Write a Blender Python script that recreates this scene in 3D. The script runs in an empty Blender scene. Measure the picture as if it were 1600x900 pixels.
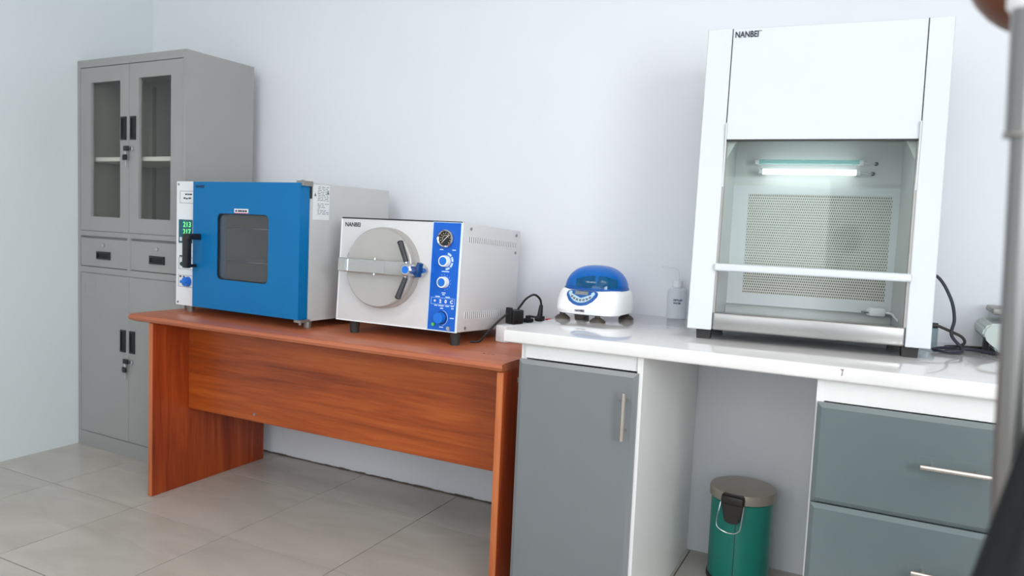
import bpy, bmesh, math, random
from mathutils import Vector, Matrix
random.seed(7)
SC = bpy.context.scene
COL = SC.collection

# ------------------------------------------------------------------ camera
cam_d = bpy.data.cameras.new('camera')
cam = bpy.data.objects.new('camera', cam_d)
COL.objects.link(cam)
SC.camera = cam
CAM_POS = Vector((3.050, -1.875, 1.153))
YAW, PITCH, ROLL, FPX = -0.46081, 0.0790, 0.04375, 1152.7
fw = Vector((math.sin(YAW) * math.cos(PITCH), math.cos(YAW) * math.cos(PITCH), -math.sin(PITCH)))
r0 = Vector((math.cos(YAW), -math.sin(YAW), 0))
u0 = r0.cross(fw)
rt = math.cos(ROLL) * r0 + math.sin(ROLL) * u0
up = -math.sin(ROLL) * r0 + math.cos(ROLL) * u0
M = Matrix((rt, up, -fw)).transposed().to_4x4()
M.translation = CAM_POS
cam.matrix_world = M
cam_d.sensor_fit = 'HORIZONTAL'
cam_d.sensor_width = 36
cam_d.lens = 36 * FPX / 1600
cam_d.clip_start = 0.02
cam_d.dof.use_dof = True
cam_d.dof.focus_distance = 2.3
cam_d.dof.aperture_fstop = 3.5

# ------------------------------------------------------------------ world, exposure
w = bpy.data.worlds.new('world')
SC.world = w
w.use_nodes = True
w.node_tree.nodes['Background'].inputs[0].default_value = (0.75, 0.85, 1.0, 1)
w.node_tree.nodes['Background'].inputs[1].default_value = 0.6
SC.view_settings.view_transform = 'Standard'
SC.view_settings.look = 'None'
SC.view_settings.gamma = 1
SC.view_settings.use_curve_mapping = False
SC.view_settings.exposure = 0.6
LAMP_A, LAMP_B, FILL_FRONT, FILL_RIGHT = 3.5, 5.5, 20.0, 85.0        # strengths of the ceiling lights and of the fill lamps in two added, unseen windows
ROOM = dict(x0=-0.458, x1=4.7, y0=-3.6, y1=0.816, h=2.8)


# ------------------------------------------------------------------ materials
def lin(c):
    return tuple(((v / 255) / 12.92 if v / 255 <= 0.04045 else ((v / 255 + 0.055) / 1.055) ** 2.4) for v in c) + (1,)


def mat(name, rgb, rough=0.5, metal=0.0, vary=0.0, scale=8.0, bump=0.0, bscale=200.0, spec=0.5, coat=0.0, emit=None, estr=0.0,
        stretch=None, trans=0.0, sub=0.0):
    m = bpy.data.materials.new(name)
    m.use_nodes = True
    nt = m.node_tree
    b = nt.nodes['Principled BSDF']
    b.inputs['Roughness'].default_value = rough
    b.inputs['Metallic'].default_value = metal
    b.inputs['Specular IOR Level'].default_value = spec
    b.inputs['Coat Weight'].default_value = coat
    b.inputs['Coat Roughness'].default_value = 0.08
    b.inputs['Transmission Weight'].default_value = trans
    if emit:
        b.inputs['Emission Color'].default_value = lin(emit)
        b.inputs['Emission Strength'].default_value = estr
    c = lin(rgb)
    tc = nt.nodes.new('ShaderNodeTexCoord')
    mp = nt.nodes.new('ShaderNodeMapping')
    nt.links.new(tc.outputs['Object'], mp.inputs[0])
    if stretch:
        mp.inputs['Scale'].default_value = stretch
    n = nt.nodes.new('ShaderNodeTexNoise')
    n.inputs['Scale'].default_value = scale
    n.inputs['Detail'].default_value = 5
    nt.links.new(mp.outputs[0], n.inputs['Vector'])
    r = nt.nodes.new('ShaderNodeValToRGB')
    v = max(vary, 0.01)
    r.color_ramp.elements[0].position = 0.3
    r.color_ramp.elements[1].position = 0.7
    r.color_ramp.elements[0].color = tuple(x * (1 - v) for x in c[:3]) + (1,)
    r.color_ramp.elements[1].color = tuple(min(1, x * (1 + v)) for x in c[:3]) + (1,)
    nt.links.new(n.outputs['Fac'], r.inputs[0])
    nt.links.new(r.outputs[0], b.inputs['Base Color'])
    if bump > 0:
        n2 = nt.nodes.new('ShaderNodeTexNoise')
        n2.inputs['Scale'].default_value = bscale
        n2.inputs['Detail'].default_value = 3
        nt.links.new(mp.outputs[0], n2.inputs['Vector'])
        bp = nt.nodes.new('ShaderNodeBump')
        bp.inputs['Strength'].default_value = bump
        bp.inputs['Distance'].default_value = 0.001
        nt.links.new(n2.outputs['Fac'], bp.inputs['Height'])
        nt.links.new(bp.outputs[0], b.inputs['Normal'])
    return m


def wood(name, dark, mid, light, axis, rough=0.35):
    """laminate wood, grain running along the given axis of the object"""
    m = bpy.data.materials.new(name)
    m.use_nodes = True
    nt = m.node_tree
    N, L = nt.nodes, nt.links
    b = N['Principled BSDF']
    tc = N.new('ShaderNodeTexCoord')
    mp = N.new('ShaderNodeMapping')
    s = [15.0, 15.0, 15.0]
    s['xyz'.index(axis)] = 0.9
    mp.inputs['Scale'].default_value = s
    L.new(tc.outputs['Object'], mp.inputs[0])
    big = N.new('ShaderNodeTexNoise')
    big.inputs['Scale'].default_value = 1.1
    big.inputs['Detail'].default_value = 6
    big.inputs['Roughness'].default_value = 0.62
    big.inputs['Distortion'].default_value = 0.7
    L.new(mp.outputs[0], big.inputs['Vector'])
    mp2 = N.new('ShaderNodeMapping')
    s2 = [170.0, 170.0, 170.0]
    s2['xyz'.index(axis)] = 7.0
    mp2.inputs['Scale'].default_value = s2
    L.new(tc.outputs['Object'], mp2.inputs[0])
    fine = N.new('ShaderNodeTexNoise')
    fine.inputs['Scale'].default_value = 1.0
    fine.inputs['Detail'].default_value = 2
    L.new(mp2.outputs[0], fine.inputs['Vector'])
    mx = N.new('ShaderNodeMath')
    mx.operation = 'MULTIPLY_ADD'
    mx.inputs[1].default_value = 0.28
    L.new(fine.outputs['Fac'], mx.inputs[0])
    ad = N.new('ShaderNodeMath')
    ad.operation = 'SUBTRACT'
    ad.inputs[1].default_value = 0.14
    L.new(big.outputs['Fac'], ad.inputs[0])
    L.new(ad.outputs[0], mx.inputs[2])
    r = N.new('ShaderNodeValToRGB')
    e = r.color_ramp.elements
    e[0].position, e[1].position = 0.28, 0.72
    e[0].color, e[1].color = lin(dark), lin(light)
    k = e.new(0.5)
    k.color = lin(mid)
    L.new(mx.outputs[0], r.inputs[0])
    L.new(r.outputs[0], b.inputs['Base Color'])
    b.inputs['Roughness'].default_value = rough
    bp = N.new('ShaderNodeBump')
    bp.inputs['Strength'].default_value = 0.12
    bp.inputs['Distance'].default_value = 0.0006
    L.new(fine.outputs['Fac'], bp.inputs['Height'])
    L.new(bp.outputs[0], b.inputs['Normal'])
    return m


def glass(name, tint, refl_rough=0.02, ior=1.45, haze=None, hazef=0.0):
    """thin pane: tinted see-through with a Fresnel reflection, optionally a little milky"""
    m = bpy.data.materials.new(name)
    m.use_nodes = True
    nt = m.node_tree
    N, L = nt.nodes, nt.links
    N.remove(N['Principled BSDF'])
    out = N['Material Output']
    t = N.new('ShaderNodeBsdfTransparent')
    t.inputs[0].default_value = lin(tint)
    g = N.new('ShaderNodeBsdfGlossy')
    g.inputs['Roughness'].default_value = refl_rough
    f = N.new('ShaderNodeFresnel')
    f.inputs['IOR'].default_value = ior
    base = t.outputs[0]
    if haze:
        d = N.new('ShaderNodeBsdfDiffuse')
        d.inputs[0].default_value = lin(haze)
        h = N.new('ShaderNodeMixShader')
        h.inputs[0].default_value = hazef
        L.new(t.outputs[0], h.inputs[1])
        L.new(d.outputs[0], h.inputs[2])
        base = h.outputs[0]
    mx = N.new('ShaderNodeMixShader')
    geo = N.new('ShaderNodeNewGeometry')          # reflect at the outer face only: no inner total reflection in a thin pane
    inv = N.new('ShaderNodeMath')
    inv.operation = 'SUBTRACT'
    inv.inputs[0].default_value = 1.0
    L.new(geo.outputs['Backfacing'], inv.inputs[1])
    fm = N.new('ShaderNodeMath')
    fm.operation = 'MULTIPLY'
    L.new(f.outputs[0], fm.inputs[0])
    L.new(inv.outputs[0], fm.inputs[1])
    L.new(fm.outputs[0], mx.inputs[0])
    L.new(base, mx.inputs[1])
    L.new(g.outputs[0], mx.inputs[2])
    L.new(mx.outputs[0], out.inputs[0])
    return m


def perforated(name, plate, hole, px, pz, rx, rz):
    """steel sheet with staggered punched slots (x, z of the object)"""
    m = mat(name, plate, rough=0.42, metal=0.15)
    nt = m.node_tree
    N, L = nt.nodes, nt.links
    b = N['Principled BSDF']
    tc = N.new('ShaderNodeTexCoord')
    sp = N.new('ShaderNodeSeparateXYZ')
    L.new(tc.outputs['Object'], sp.inputs[0])

    def mth(op, a, c=None):
        n = N.new('ShaderNodeMath')
        n.operation = op
        for i, v in enumerate((a, c)):
            if v is None:
                continue
            if isinstance(v, (int, float)):
                n.inputs[i].default_value = v
            else:
                L.new(v, n.inputs[i])
        return n.outputs[0]
    zr = mth('DIVIDE', sp.outputs[2], pz)
    row = mth('FLOOR', zr)
    off = mth('MULTIPLY', mth('FLOORED_MODULO', row, 2.0), 0.5)
    xr = mth('ADD', mth('DIVIDE', sp.outputs[0], px), off)
    dx = mth('DIVIDE', mth('SUBTRACT', mth('FRACT', xr), 0.5), rx)
    dz = mth('DIVIDE', mth('SUBTRACT', mth('FRACT', zr), 0.5), rz)
    d = mth('ADD', mth('MULTIPLY', dx, dx), mth('MULTIPLY', dz, dz))
    msk = mth('LESS_THAN', d, 1.0)
    mix = N.new('ShaderNodeMix')
    mix.data_type = 'RGBA'
    L.new(msk, mix.inputs[0])
    mix.inputs[6].default_value = lin(plate)
    mix.inputs[7].default_value = lin(hole)
    L.new(mix.outputs[2], b.inputs['Base Color'])
    return m


MT = {}
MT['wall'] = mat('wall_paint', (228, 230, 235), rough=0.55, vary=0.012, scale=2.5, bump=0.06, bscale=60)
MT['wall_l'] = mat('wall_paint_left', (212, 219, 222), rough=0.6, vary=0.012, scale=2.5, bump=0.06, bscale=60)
MT['ceil'] = mat('ceiling_paint', (238, 238, 236), rough=0.7)
MT['grout'] = mat('grout', (40, 36, 32), rough=0.9, vary=0.1)
MT['mortar'] = mat('rough_mortar', (96, 86, 78), rough=0.95, vary=0.35, scale=40, bump=0.6, bscale=90)
MT['cab'] = mat('grey_steel_paint', (154, 153, 152), rough=0.42, vary=0.02, scale=5)
MT['cab_in'] = mat('grey_steel_paint_inside', (120, 119, 116), rough=0.5)
MT['black'] = mat('black_plastic', (22, 22, 24), rough=0.4, vary=0.05)
MT['black_deep'] = mat('black_recess', (8, 8, 9), rough=0.6)
MT['chrome'] = mat('chrome', (205, 205, 208), rough=0.16, metal=1.0)
MT['brushed'] = mat('brushed_steel', (196, 193, 190), rough=0.3, metal=0.9, vary=0.05, scale=14, stretch=(2, 2, 40))
MT['brushed_h'] = mat('brushed_steel_lid', (188, 184, 180), rough=0.45, metal=0.45, vary=0.02, scale=12)
MT['steel_dull'] = mat('dull_steel', (150, 147, 143), rough=0.42, metal=0.6, vary=0.04)
MT['ptop'] = wood('laminate_top_sheen', (166, 90, 58), (182, 102, 68), (194, 116, 82), 'x', rough=0.3)  # paler and pinker than the legs: the top's sheen is in the colour
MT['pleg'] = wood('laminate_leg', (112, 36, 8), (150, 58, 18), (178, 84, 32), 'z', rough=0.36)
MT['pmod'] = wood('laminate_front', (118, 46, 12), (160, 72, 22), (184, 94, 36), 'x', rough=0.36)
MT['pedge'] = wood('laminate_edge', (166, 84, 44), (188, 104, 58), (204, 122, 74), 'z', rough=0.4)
MT['oven_blue'] = mat('blue_enamel', (0, 108, 168), rough=0.4, vary=0.02, spec=0.25)
MT['oven_grey'] = mat('pale_grey_enamel', (196, 196, 196), rough=0.45, vary=0.02, bump=0.1, bscale=300)
MT['panel_white'] = mat('panel_white', (232, 233, 236), rough=0.4)
MT['oven_glass'] = glass('oven_glass', (226, 224, 222), haze=(150, 150, 150), hazef=0.10, ior=1.7)
MT['oven_in'] = mat('oven_liner', (158, 156, 154), rough=0.3, metal=0.35, vary=0.1, scale=6)
MT['paper'] = mat('label_paper', (222, 224, 226), rough=0.6)
MT['ink'] = mat('dark_ink', (40, 42, 60), rough=0.6)
MT['ink_grey'] = mat('grey_ink', (110, 112, 116), rough=0.6)
MT['navy'] = mat('navy_ink', (20, 34, 70), rough=0.6)
MT['red'] = mat('red_ink', (206, 40, 40), rough=0.5)
MT['teal'] = mat('display_teal', (24, 92, 112), rough=0.25)
MT['led'] = mat('green_digits', (120, 255, 130), emit=(110, 255, 120), estr=0.55)
MT['led_dark'] = mat('dark_green_lens', (16, 70, 50), rough=0.3)
MT['knob_blue'] = mat('blue_plastic', (20, 112, 214), rough=0.35)
MT['white_pl'] = mat('white_plastic', (240, 241, 243), rough=0.3)
MT['ac_white'] = mat('white_grey_enamel', (214, 213, 214), rough=0.38, vary=0.015)
MT['ac_blue'] = mat('blue_panel_film', (0, 94, 200), rough=0.3)
MT['sky_ink'] = mat('pale_blue_print', (196, 222, 250), rough=0.5)
MT['rubber'] = mat('dark_rubber', (52, 50, 50), rough=0.7)
MT['knurl'] = mat('dark_knurled_plastic', (54, 54, 56), rough=0.5, bump=0.6, bscale=160)
MT['gauge'] = mat('gauge_face', (24, 24, 26), rough=0.5)
MT['gold'] = mat('pale_gauge_marks', (224, 206, 170), rough=0.5)
MT['counter'] = mat('white_stone', (228, 225, 224), rough=0.07, vary=0.03, scale=7, coat=0.4)
MT['unit_white'] = mat('white_board', (232, 231, 229), rough=0.35, vary=0.01)
MT['door_grey'] = mat('grey_gloss_board', (116, 120, 123), rough=0.26, vary=0.02)
MT['drawer_grey'] = mat('grey_gloss_drawer', (98, 109, 111), rough=0.26, vary=0.02)
MT['hood_white'] = mat('hood_white_enamel', (210, 214, 218), rough=0.32)
MT['hood_in'] = mat('hood_inner_enamel', (204, 207, 206), rough=0.4)
MT['hood_glass'] = glass('hood_glass', (248, 251, 249), ior=1.5)
MT['perf'] = perforated('perforated_sheet', (206, 205, 198), (42, 42, 40), 0.0064, 0.0086, 0.24, 0.36)
MT['worktop_steel'] = mat('polished_steel', (140, 140, 138), rough=0.09, metal=0.95)
MT['tube_on'] = mat('lit_tube', (255, 255, 255), emit=(246, 253, 255), estr=3.2)
MT['tube_off'] = glass('clear_tube', (206, 240, 240), haze=(200, 236, 238), hazef=0.3)
MT['dome'] = glass('blue_dome', (30, 172, 244), refl_rough=0.03, ior=1.5, haze=(0, 150, 222), hazef=0.22)
MT['rotor'] = mat('rotor_dark', (16, 24, 40), rough=0.4)
MT['cen_blue'] = mat('panel_blue', (22, 86, 160), rough=0.35)
MT['cen_grey'] = mat('panel_pale', (178, 206, 222), rough=0.4)
MT['lcd'] = mat('lcd_grey', (132, 136, 132), rough=0.2)
MT['suction'] = mat('suction_rubber', (66, 58, 52), rough=0.45)
MT['bottle'] = glass('frosted_bottle', (250, 251, 253), refl_rough=0.3, haze=(240, 243, 248), hazef=0.4, ior=1.3)
MT['jar'] = glass('clear_jar', (228, 236, 238), haze=(226, 232, 236), hazef=0.12)
MT['bin_green'] = mat('green_enamel', (0, 130, 116), rough=0.28, vary=0.04, coat=0.2)
MT['bin_lid'] = mat('bin_steel', (172, 162, 150), rough=0.36, metal=0.55, vary=0.05)
MT['brown_pl'] = mat('dark_brown_plastic', (44, 38, 36), rough=0.4)
MT['scale_grey'] = mat('pale_green_grey_plastic', (190, 200, 194), rough=0.4)
MT['stand'] = mat('satin_pole', (150, 148, 146), rough=0.28, metal=0.85, vary=0.03)
MT['brown'] = mat('brown_leatherette', (104, 58, 36), rough=0.4, vary=0.06)
MT['cloth'] = mat('black_cloth', (9, 12, 15), rough=0.8)
MT['lamp'] = None


def emitter(name, rgb, strength):
    m = bpy.data.materials.new(name)
    m.use_nodes = True
    nt = m.node_tree
    nt.nodes.remove(nt.nodes['Principled BSDF'])
    e = nt.nodes.new('ShaderNodeEmission')
    e.inputs[0].default_value = lin(rgb)
    e.inputs[1].default_value = strength
    nt.links.new(e.outputs[0], nt.nodes['Material Output'].inputs[0])
    return m


def tile_mat():
    m = mat('floor_tile', (160, 152, 144), rough=0.2)
    nt = m.node_tree
    N, L = nt.nodes, nt.links
    b = N['Principled BSDF']
    tc = N.new('ShaderNodeTexCoord')
    oi = N.new('ShaderNodeObjectInfo')
    ad = N.new('ShaderNodeVectorMath')
    ad.operation = 'MULTIPLY_ADD'
    ad.inputs[1].default_value = (1, 1, 1)
    L.new(tc.outputs['Object'], ad.inputs[0])
    cb = N.new('ShaderNodeCombineXYZ')
    mu = N.new('ShaderNodeMath')
    mu.operation = 'MULTIPLY'
    mu.inputs[1].default_value = 37.0
    L.new(oi.outputs['Random'], mu.inputs[0])
    for i in range(3):
        L.new(mu.outputs[0], cb.inputs[i])
    L.new(cb.outputs[0], ad.inputs[2])
    mp = N.new('ShaderNodeMapping')
    mp.inputs['Scale'].default_value = (2.2, 6.5, 3)
    mp.inputs['Rotation'].default_value = (0, 0, 0.5)
    L.new(ad.outputs[0], mp.inputs[0])
    n = N.new('ShaderNodeTexNoise')
    n.inputs['Scale'].default_value = 1.2
    n.inputs['Detail'].default_value = 7
    n.inputs['Distortion'].default_value = 0.8
    L.new(mp.outputs[0], n.inputs['Vector'])
    r = N.new('ShaderNodeValToRGB')
    r.color_ramp.elements[0].position = 0.3
    r.color_ramp.elements[1].position = 0.7
    r.color_ramp.elements[0].color = lin((178, 172, 163))
    r.color_ramp.elements[1].color = lin((191, 185, 177))
    L.new(n.outputs['Fac'], r.inputs[0])
    L.new(r.outputs[0], b.inputs['Base Color'])
    return m


MT['tile'] = tile_mat()


# ------------------------------------------------------------------ mesh helpers
class MB:
    """collects shapes and links them as ONE mesh object"""

    def __init__(self):
        self.bm = bmesh.new()

    def _add(self, verts, faces):
        vs = [self.bm.verts.new(v) for v in verts]
        out = []
        for f in faces:
            try:
                out.append(self.bm.faces.new([vs[i] for i in f]))
            except ValueError:
                pass
        return vs, out

    def box(self, x0, x1, y0, y1, z0, z1, bev=0.0, seg=2):
        vs, fs = self._add([(x0, y0, z0), (x1, y0, z0), (x1, y1, z0), (x0, y1, z0), (x0, y0, z1), (x1, y0, z1), (x1, y1, z1), (x0, y1, z1)],
                           [(0, 3, 2, 1), (4, 5, 6, 7), (0, 1, 5, 4), (1, 2, 6, 5), (2, 3, 7, 6), (3, 0, 4, 7)])
        if bev > 0:
            es = {e for f in fs for e in f.edges}
            bmesh.ops.bevel(self.bm, geom=list(es), offset=bev, segments=seg, affect='EDGES', profile=0.5)
        return self

    def cyl(self, p0, p1, r0, r1=None, n=24, cap=True):
        r1 = r0 if r1 is None else r1
        p0, p1 = Vector(p0), Vector(p1)
        d = (p1 - p0).normalized()
        a = d.orthogonal().normalized()
        b = d.cross(a)
        vs = []
        for p, r in ((p0, r0), (p1, r1)):
            for i in range(n):
                t = 2 * math.pi * i / n
                vs.append(p + a * math.cos(t) * r + b * math.sin(t) * r)
        fs = [(i, (i + 1) % n, n + (i + 1) % n, n + i) for i in range(n)]
        if cap:
            fs += [tuple(range(n - 1, -1, -1)), tuple(range(n, 2 * n))]
        self._add(vs, fs)
        return self

    def tube(self, pts, r, n=10, smooth=6):
        P = [Vector(p) for p in pts]
        if smooth > 1 and len(P) > 2:
            Q = []
            for i in range(len(P) - 1):
                a, b, c, d = P[max(i - 1, 0)], P[i], P[i + 1], P[min(i + 2, len(P) - 1)]
                for k in range(smooth):
                    t = k / smooth
                    Q.append(0.5 * ((2 * b) + (c - a) * t + (2 * a - 5 * b + 4 * c - d) * t * t + (3 * b - a - 3 * c + d) * t ** 3))
            Q.append(P[-1])
            P = Q
        nrm = (P[1] - P[0]).orthogonal().normalized()
        vs = []
        for i, p in enumerate(P):
            tg = (P[min(i + 1, len(P) - 1)] - P[max(i - 1, 0)]).normalized()
            nrm = (nrm - tg * nrm.dot(tg)).normalized()
            bn = tg.cross(nrm)
            for k in range(n):
                t = 2 * math.pi * k / n
                vs.append(p + (nrm * math.cos(t) + bn * math.sin(t)) * r)
        fs = []
        for i in range(len(P) - 1):
            for k in range(n):
                fs.append((i * n + k, i * n + (k + 1) % n, (i + 1) * n + (k + 1) % n, (i + 1) * n + k))
        fs += [tuple(range(n - 1, -1, -1)), tuple(range((len(P) - 1) * n, len(P) * n))]
        self._add(vs, fs)
        return self

    def lathe(self, prof, c=(0, 0, 0), n=40, fx=1.0, fy=1.0, power=2.0, close=True):
        """profile of (radius, z) turned about z; power > 2 squares the plan"""
        vs = []
        for (r, z) in prof:
            for i in range(n):
                t = 2 * math.pi * i / n
                ct, st = math.cos(t), math.sin(t)
                k = (abs(ct) ** power + abs(st) ** power) ** (-1 / power)
                vs.append((c[0] + r * k * ct * fx, c[1] + r * k * st * fy, c[2] + z))
        fs = []
        for j in range(len(prof) - 1):
            for i in range(n):
                fs.append((j * n + i, j * n + (i + 1) % n, (j + 1) * n + (i + 1) % n, (j + 1) * n + i))
        if close:
            fs += [tuple(range(n - 1, -1, -1)), tuple(range((len(prof) - 1) * n, len(prof) * n))]
        self._add(vs, fs)
        return self

    def prism(self, poly, axis, a0, a1):
        """polygon in the other two axes, extruded along axis from a0 to a1"""
        def v(p, a):
            return {'x': (a, p[0], p[1]), 'y': (p[0], a, p[1]), 'z': (p[0], p[1], a)}[axis]
        n = len(poly)
        vs = [v(p, a0) for p in poly] + [v(p, a1) for p in poly]
        fs = [(i, (i + 1) % n, n + (i + 1) % n, n + i) for i in range(n)] + [tuple(range(n - 1, -1, -1)), tuple(range(n, 2 * n))]
        self._add(vs, fs)
        return self

    def ring_frame(self, x0, x1, z0, z1, hx0, hx1, hz0, hz1, y0, y1, rad=0.0, seg=5):
        """flat plate in xz with a rectangular (or round-cornered) window through it"""
        def loop(ax0, ax1, az0, az1, r):
            if r <= 0:
                pts = []
                for (cx, cz) in ((ax1, az1), (ax0, az1), (ax0, az0), (ax1, az0)):
                    pts += [(cx, cz)] * (seg + 1)
                return pts
            pts = []
            for (cx, cz, a) in ((ax1 - r, az1 - r, 0), (ax0 + r, az1 - r, 90), (ax0 + r, az0 + r, 180), (ax1 - r, az0 + r, 270)):
                for k in range(seg + 1):
                    t = math.radians(a + 90 * k / seg)
                    pts.append((cx + r * math.cos(t), cz + r * math.sin(t)))
            return pts
        if rad <= 0:
            so, si = [(x1, z1), (x0, z1), (x0, z0), (x1, z0)], [(hx1, hz1), (hx0, hz1), (hx0, hz0), (hx1, hz0)]
        else:
            si = loop(hx0, hx1, hz0, hz1, rad)
            so = loop(x0, x1, z0, z1, min(0.002, rad))
        n = len(si)
        vs = [(p[0], y0, p[1]) for p in so] + [(p[0], y0, p[1]) for p in si] + [(p[0], y1, p[1]) for p in so] + [(p[0], y1, p[1]) for p in si]
        fs = []
        for i in range(n):
            j = (i + 1) % n
            fs += [(i, j, n + j, n + i), (2 * n + i, 3 * n + i, 3 * n + j, 2 * n + j), (i, 2 * n + i, 2 * n + j, j), (n + i, n + j, 3 * n + j, 3 * n + i)]
        self._add(vs, fs)
        return self

    def sphere(self, c, r, n=20, sx=1, sy=1, sz=1):
        bmesh.ops.create_uvsphere(self.bm, u_segments=n, v_segments=n // 2, radius=r,
                                  matrix=Matrix.Translation(c) @ Matrix.Diagonal((sx, sy, sz, 1)))
        return self

    def map(self, fn):
        for v in self.bm.verts:
            v.co = Vector(fn(v.co))
        return self

    def build(self, name, m, parent=None, smooth=35):
        bmesh.ops.recalc_face_normals(self.bm, faces=self.bm.faces)
        me = bpy.data.meshes.new(name)
        if smooth:
            for f in self.bm.faces:
                f.smooth = True
            for e in self.bm.edges:
                if len(e.link_faces) == 2 and e.calc_face_angle(0) > math.radians(smooth):
                    e.smooth = False
        self.bm.to_mesh(me)
        self.bm.free()
        me.materials.append(m)
        o = bpy.data.objects.new(name, me)
        COL.objects.link(o)
        if parent is not None:
            o.parent = parent
        if name in ('printed_lines', 'scale_marks', 'dial_marks', 'louvre_gap'):
            o['kind'] = 'stuff'          # too small to pick apart
        return o


def thing(name, label, cat, loc=(0, 0, 0), rotz=0.0, rotx=0.0, group=None):
    o = bpy.data.objects.new(name, None)
    o.empty_display_size = 0.05
    COL.objects.link(o)
    o.location = loc
    o.rotation_euler = (rotx, 0, rotz)
    tag(o, label, cat, group)
    return o


def tag(o, label, cat, group=None):
    o['label'] = label
    o['category'] = cat
    if group:
        o['group'] = group
    return o


def struct(o):
    o['kind'] = 'structure'
    return o


def text(name, s, size, loc, m, parent, plane='xz', width=None, bold=0.0, slant=0.0):
    """lettering as a thin mesh lying on the plane y = loc.y (xz) or x = loc.x (yz); loc is the left end of the baseline"""
    cu = bpy.data.curves.new(name, 'FONT')
    cu.body = s
    cu.size = size
    cu.extrude = 0.0002
    cu.offset = bold
    cu.shear = slant
    cu.resolution_u = 3
    to = bpy.data.objects.new(name, cu)
    COL.objects.link(to)
    dg = bpy.context.evaluated_depsgraph_get()
    me = bpy.data.meshes.new_from_object(to.evaluated_get(dg))
    bpy.data.objects.remove(to)
    xs = [v.co.x for v in me.vertices]
    k = 1.0
    if width and xs:
        k = width / (max(xs) - min(xs))
    for v in me.vertices:
        x, y, z = v.co.x * k, v.co.y, v.co.z
        v.co = (x, -z, y) if plane == 'xz' else (z, x, y)
    me.materials.clear()
    me.materials.append(m)
    o = bpy.data.objects.new(name, me)
    COL.objects.link(o)
    o.parent = parent
    o.location = loc
    return o


# ------------------------------------------------------------------ the room
X0, X1, Y0, Y1, H = ROOM['x0'], ROOM['x1'], ROOM['y0'], ROOM['y1'], ROOM['h']
struct(MB().box(X0 - 0.1, X1 + 0.1, Y1, Y1 + 0.1, -0.05, H + 0.1).build('wall_back', MT['wall'], smooth=0))
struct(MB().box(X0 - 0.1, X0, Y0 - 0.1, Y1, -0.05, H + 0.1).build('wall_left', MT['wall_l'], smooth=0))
WX0, WX1, WZ0, WZ1 = 1.2, 3.4, 0.95, 2.3
struct(MB().ring_frame(X0, X1, -0.05, H + 0.1, WX0, WX1, WZ0, WZ1, Y0 - 0.1, Y0).build('wall_front', MT['wall'], smooth=0))
struct(MB().box(X0 - 0.1, X1 + 0.1, Y0 - 0.1, Y1 + 0.1, H, H + 0.1).build('ceiling', MT['ceil'], smooth=0))
floor = struct(MB().box(X0 - 0.1, X1 + 0.1, Y0 - 0.1, Y1 + 0.1, -0.08, -0.0025).build('floor', MT['grout'], smooth=0))
T, GAP = 0.5, 0.0019
shared = {}
for i in range(-1, 10):
    for j in range(-8, 2):
        xa, xb = max(i * T + GAP, X0), min((i + 1) * T - GAP, X1)
        ya, yb = max(j * T + GAP, Y0), min((j + 1) * T - GAP, Y1)
        if xb - xa < 0.02 or yb - ya < 0.02:
            continue
        key = (round(xb - xa, 3), round(yb - ya, 3))
        hx, hy = (xb - xa) / 2, (yb - ya) / 2
        if key not in shared:
            t = MB().box(-hx, hx, -hy, hy, -0.008, 0.0, bev=0).build('tile', MT['tile'], floor, smooth=0)
            shared[key] = t.data
        else:
            t = bpy.data.objects.new('tile', shared[key])
            COL.objects.link(t)
            t.parent = floor
        t.location = ((xa + xb) / 2, (ya + yb) / 2, random.uniform(-0.0003, 0.0))
# crumbling mortar line where the back wall meets the floor
mb = MB()
prev = None
xs = [X0 + 0.83 + k * 0.03 for k in range(60)]
for k, x in enumerate(xs[:-1]):
    hgt = 0.003 + random.random() * 0.004
    mb.box(x, x + 0.032, Y1 - 0.005 - random.random() * 0.004, Y1, -0.001, hgt)
struct(mb.build('baseboard_back', MT['mortar'], smooth=0))
RY0, RY1, RZ0, RZ1 = -3.4, -1.6, 0.9, 2.3


def swap(v):
    return (v.y + X1, v.x, v.z)


struct(MB().ring_frame(Y0 - 0.1, Y1, -0.05, H + 0.1, RY0, RY1, RZ0, RZ1, 0, 0.1).map(swap).build('wall_right', MT['wall'], smooth=0))
MT['clear'] = glass('window_glass', (250, 252, 252))


def window(name, a0, a1, z0, z1, fn, loc, rot, energy):  # window frame with a fill lamp behind it, added to light the room
    m_ = MB().ring_frame(a0, a1, z0, z1, a0 + 0.05, a1 - 0.05, z0 + 0.05, z1 - 0.05, 0.03, 0.08)
    m_.box((a0 + a1) / 2 - 0.025, (a0 + a1) / 2 + 0.025, 0.03, 0.08, z0 + 0.05, z1 - 0.05)
    o = struct(m_.map(fn).build(name, MT['white_pl'], smooth=0))
    MB().box(a0 + 0.05, a1 - 0.05, 0.055, 0.06, z0 + 0.05, z1 - 0.05).map(fn).build('pane', MT['clear'], o, smooth=0)
    d = bpy.data.lights.new('window_fill', 'AREA')  # area lamp standing in for daylight
    d.shape = 'RECTANGLE'
    d.size, d.size_y = a1 - a0, z1 - z0
    d.energy = energy
    d.color = (0.97, 0.985, 1.0)
    l = bpy.data.objects.new('window_fill', d)
    COL.objects.link(l)
    l.location = loc
    l.rotation_euler = rot


window('fill_window_front', WX0, WX1, WZ0, WZ1, lambda v: (v.x, Y0 - v.y, v.z), ((WX0 + WX1) / 2, Y0 - 0.2, (WZ0 + WZ1) / 2), (math.radians(90), 0, 0), FILL_FRONT)  # unseen window, added for soft light from behind the camera
window('fill_window_right', RY0, RY1, RZ0, RZ1, swap, (X1 + 0.2, (RY0 + RY1) / 2, (RZ0 + RZ1) / 2), (math.radians(90), 0, math.radians(90)), FILL_RIGHT)  # unseen window, added to brighten the sides that face right


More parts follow.
